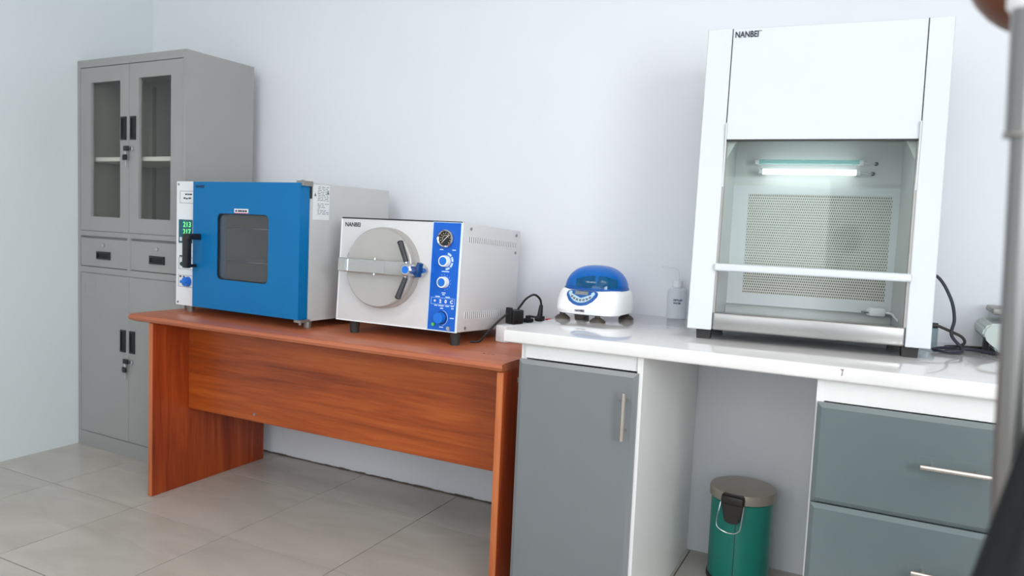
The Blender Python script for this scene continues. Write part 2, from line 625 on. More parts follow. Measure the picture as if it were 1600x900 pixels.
def ceiling_light(x, y, lx, ly, strength, label):
    t = thing('ceiling_light', label, 'ceiling light', (x, y, H - 0.05), group='ceiling lights')
    MB().ring_frame(-lx / 2 - 0.02, lx / 2 + 0.02, -ly / 2 - 0.02, ly / 2 + 0.02, -lx / 2, lx / 2, -ly / 2, ly / 2, 0, 0.05).map(
        lambda v: (v.x, v.z, v.y)).build('frame', MT['white_pl'], t, smooth=0)
    MB().box(-lx / 2, lx / 2, -ly / 2, ly / 2, 0.006, 0.02).build('diffuser', emitter('lamp_glow', (255, 251, 246), strength), t, smooth=0)
    return t


ceiling_light(3.3, -1.1, 1.2, 0.6, LAMP_A, 'white framed square ceiling light panel above the counter side')
ceiling_light(1.4, -2.0, 1.2, 0.6, LAMP_B, 'white framed ceiling light panel above the room centre')

# ------------------------------------------------------------------ grey steel cabinet
CW, CD, CH = 0.776, 0.372, 1.866
cabn = thing('storage_cabinet', 'tall grey steel cabinet with glass doors above drawers, in the room corner', 'cabinet', (-0.4555, 0.405, 0), -0.03)
LOW = 1.035
mb = MB()
mb.box(0, CW, 0.02, CD, 0, LOW, bev=0.002, seg=1)
mb.box(0, 0.02, 0.0, CD, LOW, CH).box(CW - 0.02, CW, 0.0, CD, LOW, CH)
mb.box(0.02, CW - 0.02, 0.0, CD, CH - 0.035, CH).box(0.02, CW - 0.02, CD - 0.01, CD, LOW, CH - 0.035)
mb.box(0, 0.02, 0, 0.021, 0, LOW).box(CW - 0.02, CW, 0, 0.021, 0, LOW)
mb.box(0.02, CW - 0.02, 0.0, 0.021, LOW, 1.058).box(0.02, CW - 0.02, 0.0, 0.021, 0.857, 0.886).box(0.02, CW - 0.02, 0.0, 0.021, 0, 0.07)
mb.box(CW / 2 - 0.012, CW / 2 + 0.012, 0.001, 0.021, 0.886, LOW)
mb.build('body', MT['cab'], cabn, smooth=0)
MB().box(0.02, CW - 0.02, 0.03, CD - 0.01, 1.392, 1.412, bev=0.002, seg=1).build('shelf', MT['unit_white'], cabn, smooth=0)
for sx in (0.06, 0.30, 0.50, CW - 0.08):
    MB().box(sx, sx + 0.022, CD - 0.016, CD - 0.01, LOW + 0.03, CH - 0.06).build('shelf_rail', MT['cab_in'], cabn, smooth=0)


def flush_pull(parent, x0, x1, z0, z1, y, vertical=True):
    f = MB().ring_frame(x0, x1, z0, z1, x0 + 0.006, x1 - 0.006, z0 + 0.008, z1 - 0.008, y - 0.004, y + 0.001).build('handle', MT['black'], parent, smooth=0)
    b = MB()
    b.box(x0 + 0.003, x1 - 0.003, y - 0.0012, y + 0.0005, z0 + 0.004, z1 - 0.004)
    return f, b


def cupboard_door(x0, x1, z0, z1, hx0, hx1, hz0, hz1, pane=None):
    if pane:
        d = MB().ring_frame(x0, x1, z0, z1, *pane, 0.001, 0.019).build('door', MT['cab'], cabn, smooth=0)
        MB().box(pane[0] - 0.004, pane[1] + 0.004, 0.011, 0.014, pane[2] - 0.004, pane[3] + 0.004).build('pane', MT['cab_glass'], d, smooth=0)
    else:
        d = MB().box(x0, x1, 0.001, 0.0195, z0, z1, bev=0.0015, seg=1).build('door', MT['cab'], cabn, smooth=0)
    MB().ring_frame(hx0, hx1, hz0, hz1, hx0 + 0.006, hx1 - 0.006, hz0 + 0.008, hz1 - 0.008, -0.004, 0.002).build('handle', MT['black'], d, smooth=0)
    MB().box(hx0 + 0.003, hx1 - 0.003, -0.0010, 0.0012, hz0 + 0.004, hz1 - 0.004).build('handle_recess', MT['black_deep'], d, smooth=0)
    return d


MT['cab_glass'] = glass('cabinet_glass', (246, 246, 243), ior=1.5)
cx = CW / 2
cupboard_door(0.022, cx - 0.001, 1.06, CH - 0.038, cx - 0.056, cx - 0.018, 1.486, 1.592, (0.10, cx - 0.065, 1.128, 1.758))
dr = cupboard_door(cx + 0.001, CW - 0.022, 1.06, CH - 0.038, cx + 0.012, cx + 0.050, 1.486, 1.592, (cx + 0.068, CW - 0.10, 1.128, 1.762))
cupboard_door(0.022, cx - 0.001, 0.072, 0.855, cx - 0.058, cx - 0.020, 0.498, 0.603)
dl = cupboard_door(cx + 0.001, CW - 0.022, 0.072, 0.855, cx + 0.010, cx + 0.048, 0.498, 0.603)
for d, z in ((dr, 1.445), (dl, 0.457)):
    x = cx + 0.028
    MB().cyl((x, 0.002, z), (x, -0.007, z), 0.011, 0.010).build('lock', MT['chrome'], d)
    MB().box(x - 0.050, x - 0.012, -0.016, -0.008, z - 0.010, z + 0.013, bev=0.004).build('key', MT['black'], d)
    k = MB().box(x - 0.056, x - 0.024, -0.017, -0.008, z - 0.052, z - 0.026, bev=0.006)
    k.build('spare_key', MT['black'], d)
    MB().box(x - 0.036, x - 0.029, -0.013, -0.011, z - 0.082, z - 0.050).build('key_blade', MT['chrome'], d, smooth=0)
    MB().cyl((x - 0.036, -0.013, z - 0.02), (x - 0.036, -0.011, z - 0.02), 0.009, n=14).build('key_ring', MT['chrome'], d)
for x0, x1, px in ((0.022, cx - 0.013, 0.150), (cx + 0.013, CW - 0.022, 0.540)):
    d = MB().box(x0, x1, 0.001, 0.0195, 0.889, 1.024, bev=0.0015, seg=1).build('drawer', MT['cab'], cabn, smooth=0)
    MB().ring_frame(px, px + 0.102, 0.926, 0.963, px + 0.008, px + 0.094, 0.934, 0.953, -0.005, 0.002).build('handle', MT['black'], d, smooth=0)
    MB().box(px + 0.004, px + 0.098, -0.001, 0.0012, 0.930, 0.958).build('handle_recess', MT['black_deep'], d, smooth=0)
    MB().cyl((px + 0.052, 0.002, 0.993), (px + 0.052, -0.006, 0.993), 0.009, 0.008).build('lock', MT['chrome'], d)
MB().ring_frame(0.055, 0.138, 0.752, 0.806, 0.057, 0.136, 0.754, 0.804, 0.0003, 0.0012).build('sticker_trace', mat('faint_lilac_trace', (166, 158, 172), rough=0.5), cabn, smooth=0)

# ------------------------------------------------------------------ wooden desk
DZ = 0.745
desk = thing('wooden_desk', 'red brown wooden desk carrying the blue oven and the autoclave', 'desk', (0, 0, 0))
prof = [(0.118, DZ - 0.030), (0.104, DZ - 0.024), (0.098, DZ - 0.014), (0.102, DZ - 0.005), (0.112, DZ), (0.752, DZ), (0.757, DZ - 0.005), (0.757, DZ - 0.030)]
mb = MB().prism(prof, 'x', 0.332, 2.050)


def ends(v):
    t = DZ - v.z
    k = 0.016 * (abs(t - 0.014) / 0.016) ** 1.5 if t >= 0 else 0
    return (v.x + (k if v.x < 1 else -k * 0.6), v.y, v.z)


mb.map(ends)
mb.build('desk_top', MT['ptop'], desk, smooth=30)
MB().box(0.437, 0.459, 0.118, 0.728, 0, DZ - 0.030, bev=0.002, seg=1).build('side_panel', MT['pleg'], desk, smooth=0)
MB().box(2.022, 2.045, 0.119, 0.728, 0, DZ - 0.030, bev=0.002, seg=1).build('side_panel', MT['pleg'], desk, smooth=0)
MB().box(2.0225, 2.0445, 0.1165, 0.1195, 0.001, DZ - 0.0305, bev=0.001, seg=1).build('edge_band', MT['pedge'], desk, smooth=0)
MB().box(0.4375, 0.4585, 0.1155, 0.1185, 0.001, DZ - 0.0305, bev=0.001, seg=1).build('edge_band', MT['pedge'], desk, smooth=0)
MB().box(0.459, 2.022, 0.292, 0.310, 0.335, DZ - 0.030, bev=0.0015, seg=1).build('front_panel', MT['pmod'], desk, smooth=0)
MB().cyl((0.84, 0.2925, 0.365), (0.84, 0.290, 0.365), 0.006, n=12).build('screw', MT['steel_dull'], desk)
MB().box(2.0445, 2.0458, 0.217, 0.232, 0.676, 0.680).box(2.0445, 2.0458, 0.219, 0.223, 0.668, 0.684).build('chip', MT['paper'], desk, smooth=0)
mb = MB()
for k in range(14):
    cxx, cyy = 1.927 + random.uniform(-0.022, 0.022), 0.232 + random.uniform(-0.006, 0.006)
    mb.cyl((cxx, cyy, DZ - 0.0005), (cxx, cyy, DZ + 0.0004), random.uniform(0.001, 0.0035), n=8)
o = mb.build('scratch', MT['mortar'], desk, smooth=0)
o['kind'] = 'stuff'

# ------------------------------------------------------------------ blue drying oven
OW, OD, OH = 0.753, 0.459, 0.519
ov = thing('drying_oven', 'drying oven with a blue windowed door, on the desk beside the grey cabinet', 'oven', (0.389, 0.288, DZ), -0.045)
FZ = 0.030
mb = MB()
IX0, IX1, IZ0, IZ1 = 0.22, 0.67, 0.09, 0.43
mb.ring_frame(0, OW, FZ, FZ + OH, IX0, IX1, FZ + IZ0, FZ + IZ1, 0.0, 0.02)
mb.box(0, IX0 - 0.01, 0.02, OD, FZ, FZ + OH).box(IX1 + 0.01, OW, 0.02, OD, FZ, FZ + OH)
mb.box(IX0 - 0.01, IX1 + 0.01, 0.02, OD, FZ, FZ + IZ0 - 0.01).box(IX0 - 0.01, IX1 + 0.01, 0.02, OD, FZ + IZ1 + 0.01, FZ + OH)
mb.box(IX0 - 0.01, IX1 + 0.01, OD - 0.02, OD, FZ + IZ0 - 0.01, FZ + IZ1 + 0.01)
mb.build('body', MT['oven_grey'], ov, smooth=0)
MB().ring_frame(IX0 - 0.01, IX1 + 0.01, FZ + IZ0 - 0.01, FZ + IZ1 + 0.01, IX0, IX1, FZ + IZ0, FZ + IZ1, 0.002, 0.40).box(
    IX0, IX1, 0.395, 0.40, FZ + IZ0, FZ + IZ1).build('chamber', MT['oven_in'], ov, smooth=0)
for c0 in (0.42, 0.56):
    for k in range(9):
        MB().box(c0, c0 + 0.10, 0.388, 0.395, FZ + 0.17 + k * 0.018, FZ + 0.17 + k * 0.018 + 0.009).build('vent_slot', MT['black'], ov, smooth=0)
for z in (FZ + 0.20, FZ + 0.335):
    mb = MB()
    mb.tube([(IX0 + 0.006, 0.03, z), (IX1 - 0.006, 0.03, z), (IX1 - 0.006, 0.38, z), (IX0 + 0.006, 0.38, z), (IX0 + 0.006, 0.03, z)], 0.003, n=8, smooth=1)
    for k in range(1, 16):
        y = 0.03 + 0.35 * k / 16
        mb.tube([(IX0 + 0.006, y, z), (IX1 - 0.006, y, z)], 0.0014, n=6, smooth=1)
    mb.build('wire_shelf', MT['chrome'], ov)
for x in (IX0 + 0.004, IX1 - 0.004):
    for y in (0.05, 0.33):
        MB().box(x - 0.004, x + 0.004, y, y + 0.015, FZ + IZ0, FZ + IZ1).build('shelf_upright', MT['chrome'], ov, smooth=0)
# control panel at the left of the door
pn = MB().box(0, 0.163, -0.006, 0.0, FZ, FZ + OH - 0.001, bev=0.001, seg=1).build('control_panel', MT['panel_white'], ov, smooth=0)
dp = MB().box(0.018, 0.102, -0.0085, -0.006, FZ + 0.262, FZ + 0.360).build('display', MT['teal'], pn, smooth=0)
text('digits', '213', 0.030, (0.046, -0.0088, FZ + 0.330), MT['led'], dp, width=0.048, bold=0.0002)
text('digits', '217', 0.030, (0.046, -0.0088, FZ + 0.300), MT['led'], dp, width=0.048, bold=0.0002)
MB().box(0.026, 0.040, -0.0092, -0.0083, FZ + 0.270, FZ + 0.286).build('key_pad', MT['paper'], dp, smooth=0)
MB().ring_frame(0.018, 0.16, FZ + 0.152, FZ + 0.202, 0.0195, 0.1585, FZ + 0.1535, FZ + 0.2005, -0.0065, -0.006).build('printed_box', MT['ink_grey'], pn, smooth=0)
MB().ring_frame(0.016, 0.16, FZ + 0.078, FZ + 0.128, 0.0175, 0.1585, FZ + 0.0795, FZ + 0.1265, -0.0065, -0.006).build('printed_box', MT['ink_grey'], pn, smooth=0)
MB().ring_frame(0.022, 0.162, FZ + 0.428, FZ + 0.479, 0.0235, 0.1605, FZ + 0.4295, FZ + 0.4775, -0.0065, -0.006).build('printed_box', MT['ink_grey'], pn, smooth=0)
mb = MB()
for (x, z, l) in ((0.055, 0.462, 0.012), (0.070, 0.462, 0.010), (0.083, 0.462, 0.014), (0.045, 0.446, 0.013), (0.061, 0.444, 0.010), (0.076, 0.446, 0.016), (0.022, 0.204, 0.03), (0.022, 0.118, 0.014), (0.045, 0.118, 0.012)):
    mb.box(x, x + l, -0.0066, -0.006, FZ + z, FZ + z + 0.006)
mb.build('printed_lines', MT['ink'], pn, smooth=0)
MB().cyl((0.038, -0.006, FZ + 0.174), (0.038, -0.011, FZ + 0.174), 0.0095, 0.008).build('indicator_lamp', MT['led_dark'], pn)
MB().cyl((0.078, -0.006, FZ + 0.102), (0.078, -0.024, FZ + 0.102), 0.021, 0.019).box(0.060, 0.096, -0.034, -0.02, FZ + 0.096, FZ + 0.108, bev=0.003).build('knob', MT['knob_blue'], pn)
for z in (0.506, 0.012):
    MB().cyl((0.014, -0.006, FZ + z), (0.014, -0.009, FZ + z), 0.005, 0.004, n=14).build('screw', MT['steel_dull'], pn)
# door
DX0, DX1, DY0, DY1 = 0.162, 0.752, -0.050, -0.003
WNX = (0.306, 0.592)
WNZ = (FZ + 0.130, FZ + 0.392)
dor = MB().ring_frame(DX0, DX1, FZ + 0.009, FZ + 0.515, WNX[0], WNX[1], WNZ[0], WNZ[1], DY0, DY1, rad=0.022).build('door', MT['oven_blue'], ov, smooth=30)
MB().box(WNX[0] - 0.004, WNX[1] + 0.004, -0.040, -0.035, WNZ[0] - 0.004, WNZ[1] + 0.004).build('window_glass', MT['oven_glass'], dor, smooth=0)
MB().ring_frame(WNX[0] - 0.001, WNX[1] + 0.001, WNZ[0] - 0.001, WNZ[1] + 0.001, WNX[0] + 0.004, WNX[1] - 0.004, WNZ[0] + 0.004, WNZ[1] - 0.004, -0.046, -0.040, rad=0.02).build('gasket', MT['black'], dor)
lb = MB().box(0.404, 0.482, DY0 - 0.0006, DY0, FZ + 0.394, FZ + 0.412).build('warning_label', MT['paper'], dor, smooth=0)
mb = MB()
for x, l in ((0.410, 0.010), (0.425, 0.022), (0.449, 0.012), (0.463, 0.012)):
    mb.box(x, x + l, DY0 - 0.001, DY0 - 0.0005, FZ + 0.400, FZ + 0.407)
mb.build('printed_lines', MT['ink'], lb, smooth=0)
MB().box(0.404, 0.482, DY0 - 0.001, DY0 - 0.0005, FZ + 0.394, FZ + 0.3965).build('red_line', MT['red'], lb, smooth=0)
text('lettering', 'NANBEI', 0.0155, (0.176, DY0 - 0.0005, FZ + 0.4905), MT['navy'], dor, width=0.052, bold=0.0004)
hd = MB()
hd.box(0.176, 0.208, -0.112, -0.088, FZ + 0.168, FZ + 0.306, bev=0.006)
hd.box(0.178, 0.216, -0.110, -0.086, FZ + 0.282, FZ + 0.306, bev=0.005)
hd.box(0.192, 0.214, -0.095, DY0, FZ + 0.282, FZ + 0.306, bev=0.003)
hd.box(0.166, 0.190, -0.100, DY0, FZ + 0.170, FZ + 0.182, bev=0.003)
hd.build('handle', MT['black'], dor)
for z in (FZ + 0.505, FZ + 0.002):
    h = MB().box(0.728, 0.762, -0.046, 0.004, z if z > 0.2 else z - 0.004, (z + 0.018) if z > 0.2 else z + 0.006)
    h.cyl((0.742, -0.028, z - 0.014 if z < 0.2 else z), (0.742, -0.028, z + 0.022), 0.006, n=12)
    h.build('hinge', MT['steel_dull'], ov)
MB().box(0.7525, 0.7545, -0.002, 0.008, FZ + 0.46, FZ + 0.515).build('hinge_plate', MT['black'], ov, smooth=0)
lab = MB().box(OW, OW + 0.0008, 0.014, 0.100, FZ + 0.383, FZ + 0.513).build('instruction_label', MT['paper'], ov, smooth=0)
mb = MB()
for k in range(17):
    z = FZ + 0.505 - k * 0.0063
    if k == 9:
        continue
    y = 0.036 + random.uniform(0, 0.004)
    while y < 0.094:
        l = random.uniform(0.008, 0.02)
        mb.box(OW + 0.0007, OW + 0.0012, y, min(y + l, 0.096), z, z + 0.0022)
        y += l + random.uniform(0.002, 0.008)
        if k > 10 and random.random() < 0.2:
            break
mb.prism([(0.018, FZ + 0.470), (0.030, FZ + 0.470), (0.024, FZ + 0.484)], 'x', OW + 0.0007, OW + 0.0012)
mb.prism([(0.086, FZ + 0.480), (0.098, FZ + 0.480), (0.092, FZ + 0.496)], 'x', OW + 0.0007, OW + 0.0012)
o = mb.build('printed_lines', MT['ink_grey'], lab, smooth=0)
for x in (0.035, OW - 0.04):
    for y in (0.04, OD - 0.05):
        MB().cyl((x, y, 0), (x, y, FZ), 0.014, 0.017).build('foot', MT['steel_dull'], ov)

# ------------------------------------------------------------------ tabletop autoclave (leans back on taller front feet)
AW, AD, AH, AT = 0.516, 0.45, 0.376, 0.052
ac = thing('steam_autoclave', 'white tabletop autoclave with a round lid and a blue control strip, on the desk', 'autoclave', (1.265, 0.269, DZ))
tiltM = Matrix.Rotation(-AT, 4, 'X')


def build_ac(mb_, name, m, parent=ac, smooth=35):
    """geometry given in the leaning frame of the housing; the root stays on the desk"""
    mb_.map(lambda v: (tiltM @ v) + Vector((0, 0, 0.050)))
    return mb_.build(name, m, parent, smooth)


def ac_text(s, size, x, z, y, m, parent, width=None, bold=0.0):
    o = text('lettering', s, size, (0, 0, 0), m, parent, width=width, bold=bold)
    for v in o.data.vertices:
        v.co = (tiltM @ (v.co + Vector((x, y, z)))) + Vector((0, 0, 0.050))
    return o


hs = build_ac(MB().box(0, AW, 0.0, AD, 0, AH, bev=0.003, seg=2), 'housing', MT['ac_white'])
build_ac(MB().ring_frame(-0.001, AW + 0.001, -0.001, AH + 0.001, 0.003, AW - 0.003, 0.003, AH - 0.003, -0.001, 0.004), 'front_trim', MT['white_pl'], hs, smooth=0)
build_ac(MB().box(0.001, AW - 0.001, -0.0016, 0.012, AH - 0.0030, AH + 0.0014), 'top_seam', MT['black'], hs, smooth=0)
ac_text('NANBEI', 0.0215, 0.016, 0.3445, -0.0004, MT['ink'], hs, width=0.069, bold=0.0006)
LX, LZ, LR = 0.212, 0.202, 0.140
lid = build_ac(MB().cyl((LX, 0, LZ), (LX, -0.030, LZ), LR + 0.004, n=72).cyl((LX, -0.030, LZ), (LX, -0.047, LZ), LR, n=72).cyl(
    (LX, -0.047, LZ), (LX, -0.051, LZ), LR, LR - 0.004, n=72), 'lid', MT['brushed_h'])
bar = MB()
bar.box(0.058, 0.262, -0.080, -0.072, 0.181, 0.229, bev=0.002, seg=1)
bar.box(0.262, 0.358, -0.084, -0.070, 0.181, 0.229, bev=0.003)
bar.box(0.058, 0.075, -0.074, -0.020, 0.181, 0.229, bev=0.003)
bar.box(0.050, 0.068, -0.030, 0.0, 0.185, 0.225, bev=0.003)
bb = build_ac(bar, 'lid_bar', MT['brushed'])
build_ac(MB().box(0.090, 0.104, -0.083, -0.080, 0.184, 0.226, bev=0.001, seg=1), 'weld_strip', MT['chrome'], bb, smooth=0)
for z in (0.237, 0.173):
    build_ac(MB().cyl((0.064, -0.025, z - 0.010), (0.064, -0.025, z + 0.010), 0.006, n=14).cyl((0.064, -0.03, z), (0.064, 0.0, z), 0.008, n=14), 'hinge_bolt', MT['chrome'], bb)
for z in (0.2295, 0.1765):
    build_ac(MB().cyl((0.215, -0.076, z), (0.215, -0.076, z + 0.005), 0.004, n=10), 'pin', MT['chrome'], bb)
HXc, HZc = 0.364, 0.203
hub = build_ac(MB().cyl((HXc, -0.066, HZc), (HXc, -0.100, HZc), 0.0215, n=32).cyl((HXc, -0.100, HZc), (HXc, -0.104, HZc), 0.0215, 0.017, n=32), 'clamp_hub', MT['chrome'])
build_ac(MB().cyl((HXc, -0.102, HZc), (HXc, -0.1055, HZc), 0.0125, n=24), 'hub_cap', MT['knob_blue'], hub)
for (x1, z1) in ((0.333, 0.296), (0.337, 0.106)):
    d = Vector((x1 - HXc, 0, z1 - HZc)).normalized()
    p0 = Vector((HXc, -0.086, HZc))
    s1 = p0 + d * 0.022
    s2 = Vector((x1, -0.098, z1))
    h = build_ac(MB().cyl(s1 + (s2 - s1) * 0.08, s2, 0.0085, 0.0105, n=20).cyl(s2, s2 + d * 0.003, 0.0105, 0.007, n=20), 'clamp_handle', MT['knurl'], hub)
    build_ac(MB().cyl(p0, s1 + (s2 - s1) * 0.1, 0.0075, n=16), 'handle_collar', MT['chrome'], hub)
build_ac(MB().cyl((0.360, -0.066, HZc), (0.360, 0.0, HZc), 0.010, n=20).cyl((0.360, -0.022, HZc), (0.360, 0.0, HZc), 0.026, n=28).cyl((0.374, -0.040, HZc), (0.374, -0.006, HZc), 0.018, n=24), 'latch_post', MT['chrome'])
build_ac(MB().prism([(0.379, 0.178), (0.389, 0.180), (0.396, 0.226), (0.386, 0.230), (0.381, 0.215), (0.373, 0.200)], 'y', -0.066, -0.044), 'latch_lever', mat('latch_blue', (10, 66, 122), rough=0.35))
# blue control strip
st = build_ac(MB().box(0.401, 0.511, -0.0022, -0.0005, 0.003, AH - 0.004), 'control_strip', MT['ac_blue'], smooth=0)
build_ac(MB().ring_frame(0.3985, 0.5135, 0.001, AH - 0.002, 0.401, 0.511, 0.003, AH - 0.004, -0.0024, -0.0004), 'strip_border', MT['sky_ink'], st, smooth=0)
GX, GZ = 0.456, 0.317
g = build_ac(MB().lathe([(0.0235, 0), (0.031, 0), (0.031, 0.012), (0.028, 0.016), (0.0245, 0.013), (0.0235, 0.004)], n=40, close=False).map(lambda v: (GX + v.x, -v.z - 0.002, GZ + v.y)), 'gauge', MT['chrome'], st)
build_ac(MB().cyl((GX, -0.003, GZ), (GX, -0.0085, GZ), 0.0245, n=40), 'dial', MT['gauge'], g)
mb = MB()
for k in range(11):
    a = math.radians(225 - 27 * k)
    p = Vector((GX + 0.017 * math.cos(a), -0.0088, GZ + 0.017 * math.sin(a)))
    q = Vector((GX + 0.0215 * math.cos(a), -0.0088, GZ + 0.0215 * math.sin(a)))
    mb.cyl(p, q, 0.0011, n=6)
mb.tube([(GX + 0.012 * math.cos(math.radians(a)), -0.0088, GZ + 0.012 * math.sin(math.radians(a))) for a in range(200, 0, -20)], 0.0008, n=6, smooth=1)
build_ac(mb, 'dial_marks', MT['gold'], g)
build_ac(MB().cyl((GX - 0.011, -0.0092, GZ - 0.010), (GX + 0.013, -0.0092, GZ + 0.014), 0.0010, n=6), 'needle', MT['white_pl'], g)
for kx, kz, kind in ((0.458, 0.2405, 'a'), (0.457, 0.168, 'b')):
    k = build_ac(MB().cyl((kx, -0.0015, kz), (kx, -0.020, kz), 0.0205, 0.0185, n=32), 'knob', MT['white_pl'], st)
    build_ac(MB().cyl((kx, -0.019, kz), (kx, -0.0215, kz), 0.0140, n=28), 'knob_cap', MT['knob_blue'], k)
    mb = MB()
    if kind == 'a':
        for a0 in (78, 36, -6, -48):
            P = []
            for s, rr in ((0, 0.024), (1, 0.031)):
                ar = [math.radians(a0 - 4 - 33 * t / 5) for t in range(6)]
                pts = [(kx + rr * math.cos(a), kz + rr * math.sin(a)) for a in ar]
                P += pts if s == 0 else pts[::-1]
            mb.prism(P, 'y', -0.0030, -0.0018)
    else:
        for a in range(-80, 210, 24):
            t = math.radians(a)
            mb.cyl((kx + 0.025 * math.cos(t), -0.0024, kz + 0.025 * math.sin(t)), (kx + 0.0275 * math.cos(t), -0.0024, kz + 0.0275 * math.sin(t)), 0.0008, n=6)
    build_ac(mb, 'scale_marks', MT['sky_ink'], st, smooth=0)
k = build_ac(MB().cyl((0.454, -0.0015, 0.046), (0.454, -0.024, 0.046), 0.0205, 0.0185, n=32), 'knob', MT['knob_blue'], st)
build_ac(MB().cyl((0.454, -0.0015, 0.046), (0.454, -0.005, 0.046), 0.0222, n=32), 'knob_skirt', MT['black'], k)
build_ac(MB().tube([(0.454 + 0.0265 * math.cos(math.radians(a)), -0.0022, 0.046 + 0.0265 * math.sin(math.radians(a))) for a in range(75, -76, -15)], 0.0008, n=6, smooth=1), 'scale_marks', MT['sky_ink'], st)
mb = MB()
for (x, z, l) in ((0.432, 0.278, 0.014), (0.482, 0.278, 0.014), (0.445, 0.2035, 0.030), (0.450, 0.130, 0.016), (0.453, 0.124, 0.010), (0.426, 0.1165, 0.018), (0.466, 0.1165, 0.018), (0.424, 0.0855, 0.012), (0.440, 0.0855, 0.022), (0.468, 0.0855, 0.016), (0.490, 0.0865, 0.012), (0.492, 0.079, 0.010), (0.452, 0.078, 0.006), (0.489, 0.046, 0.016), (0.449, 0.0125, 0.016), (0.448, 0.0765, 0.012)):
    mb.box(x, x + l, -0.0027, -0.002, z, z + 0.0035)
build_ac(mb, 'printed_lines', MT['sky_ink'], st, smooth=0)
build_ac(MB().ring_frame(0.4095, 0.504, 0.091, 0.1145, 0.4105, 0.503, 0.092, 0.1135, -0.0027, -0.002), 'printed_box', MT['sky_ink'], st, smooth=0)
for s, x in (('+', 0.420), ('2', 0.443), ('0', 0.4645), ('C', 0.486)):
    ac_text(s, 0.016, x, 0.0975, -0.0024, MT['white_pl'], st, bold=0.0007)
build_ac(MB().cyl((0.424, -0.002, 0.0215), (0.424, -0.006, 0.0215), 0.006, n=16), 'lamp', mat('green_lens', (90, 200, 90), rough=0.2), st)
build_ac(MB().cyl((0.4875, -0.002, 0.0125), (0.4875, -0.010, 0.0125), 0.009, 0.007, n=20), 'socket', MT['chrome'], st)
# side louvres and screws
for (y0, y1, z0, z1) in ((0.040, 0.415, 0.309, 0.331), (0.046, 0.412, 0.045, 0.071)):
    n = 25
    for k in range(n):
        y = y0 + (y1 - y0) * k / n
        lv = MB().prism([(AW - 0.0005, y), (AW + 0.0022, y + 0.0030), (AW + 0.0022, y + 0.0042), (AW - 0.0005, y + 0.0045)], 'z', z0, z1)
        build_ac(lv, 'louvre', MT['ac_white'], hs, smooth=0)
    mb = MB()
    for k in range(n):
        y = y0 + (y1 - y0) * k / n
        mb.box(AW - 0.0004, AW + 0.0006, y + 0.0046, y + 0.0112, z0 + 0.001, z1 - 0.001)
    build_ac(mb, 'louvre_gap', MT['ink_grey'], hs, smooth=0)
for (y, z) in ((0.056, 0.357), (0.412, 0.357), (0.056, 0.014), (0.412, 0.29)):
    build_ac(MB().cyl((AW, y, z), (AW + 0.003, y, z), 0.0055, n=14), 'screw', MT['steel_dull'], hs)
for x in (0.050, AW - 0.030):
    MB().cyl((x, 0.045, 0), (x, 0.045, 0.049), 0.0155, 0.020).build('foot', MT['rubber'], ac)
    MB().cyl((x, AD - 0.05, 0), (x, AD - 0.05, 0.030), 0.0155, 0.018).build('foot', MT['rubber'], ac)

# ------------------------------------------------------------------ counter and its units
CZ = 0.857
ct = thing('countertop', 'glossy white countertop running along the back wall above the grey fronted units', 'countertop', (2.065, 0.06, 0.820))
CL = 1.60
MB().box(0, CL, 0, Y1 - 0.06 - 0.001, 0, CZ - 0.820, bev=0.006, seg=3).build('slab', MT['counter'], ct)
MB().prism([(0.918, 0.0325), (0.927, 0.033), (0.926, 0.030), (0.9245, 0.027), (0.9245, 0.019), (0.9225, 0.015), (0.9210, 0.016), (0.922, 0.027), (0.9185, 0.0305)], 'y', -0.0004, 0.002).build('stain', mat('grey_brown_stain', (150, 140, 134), rough=0.4), ct, smooth=0)


def bar_handle(parent, p0, p1, out, inset, r=0.006):
    """round steel bar pull with two posts, bar axis p0-p1, standing 'out' off the front"""
    p0, p1 = Vector(p0), Vector(p1)
    d = (p1 - p0).normalized()
    h = MB().cyl(p0, p1, r, n=18).build('handle', MT['chrome_bar'], parent)
    for q in (p0 + d * inset, p1 - d * inset):
        MB().cyl(q, q + Vector((0, out, 0)), r * 0.75, n=12).build('handle_post', MT['chrome_bar'], h)
    return h


MT['chrome_bar'] = mat('satin_bar', (206, 198, 190), rough=0.25, metal=0.9)


def front(x0, x1, z0, z1, y, ch=0.012, dp=0.006):
    """board front with a wide chamfer round its face"""
    m = MB()
    a = [(x0, y + 0.018, z0), (x1, y + 0.018, z0), (x1, y + 0.018, z1), (x0, y + 0.018, z1)]
    b = [(x0, y + dp, z0), (x1, y + dp, z0), (x1, y + dp, z1), (x0, y + dp, z1)]
    c = [(x0 + ch, y, z0 + ch), (x1 - ch, y, z0 + ch), (x1 - ch, y, z1 - ch), (x0 + ch, y, z1 - ch)]
    fs = [(3, 2, 1, 0), (8, 9, 10, 11)]
    for i in range(4):
        j = (i + 1) % 4
        fs += [(i, j, 4 + j, 4 + i), (4 + i, 4 + j, 8 + j, 8 + i)]
    m._add(a + b + c, fs)
    return m


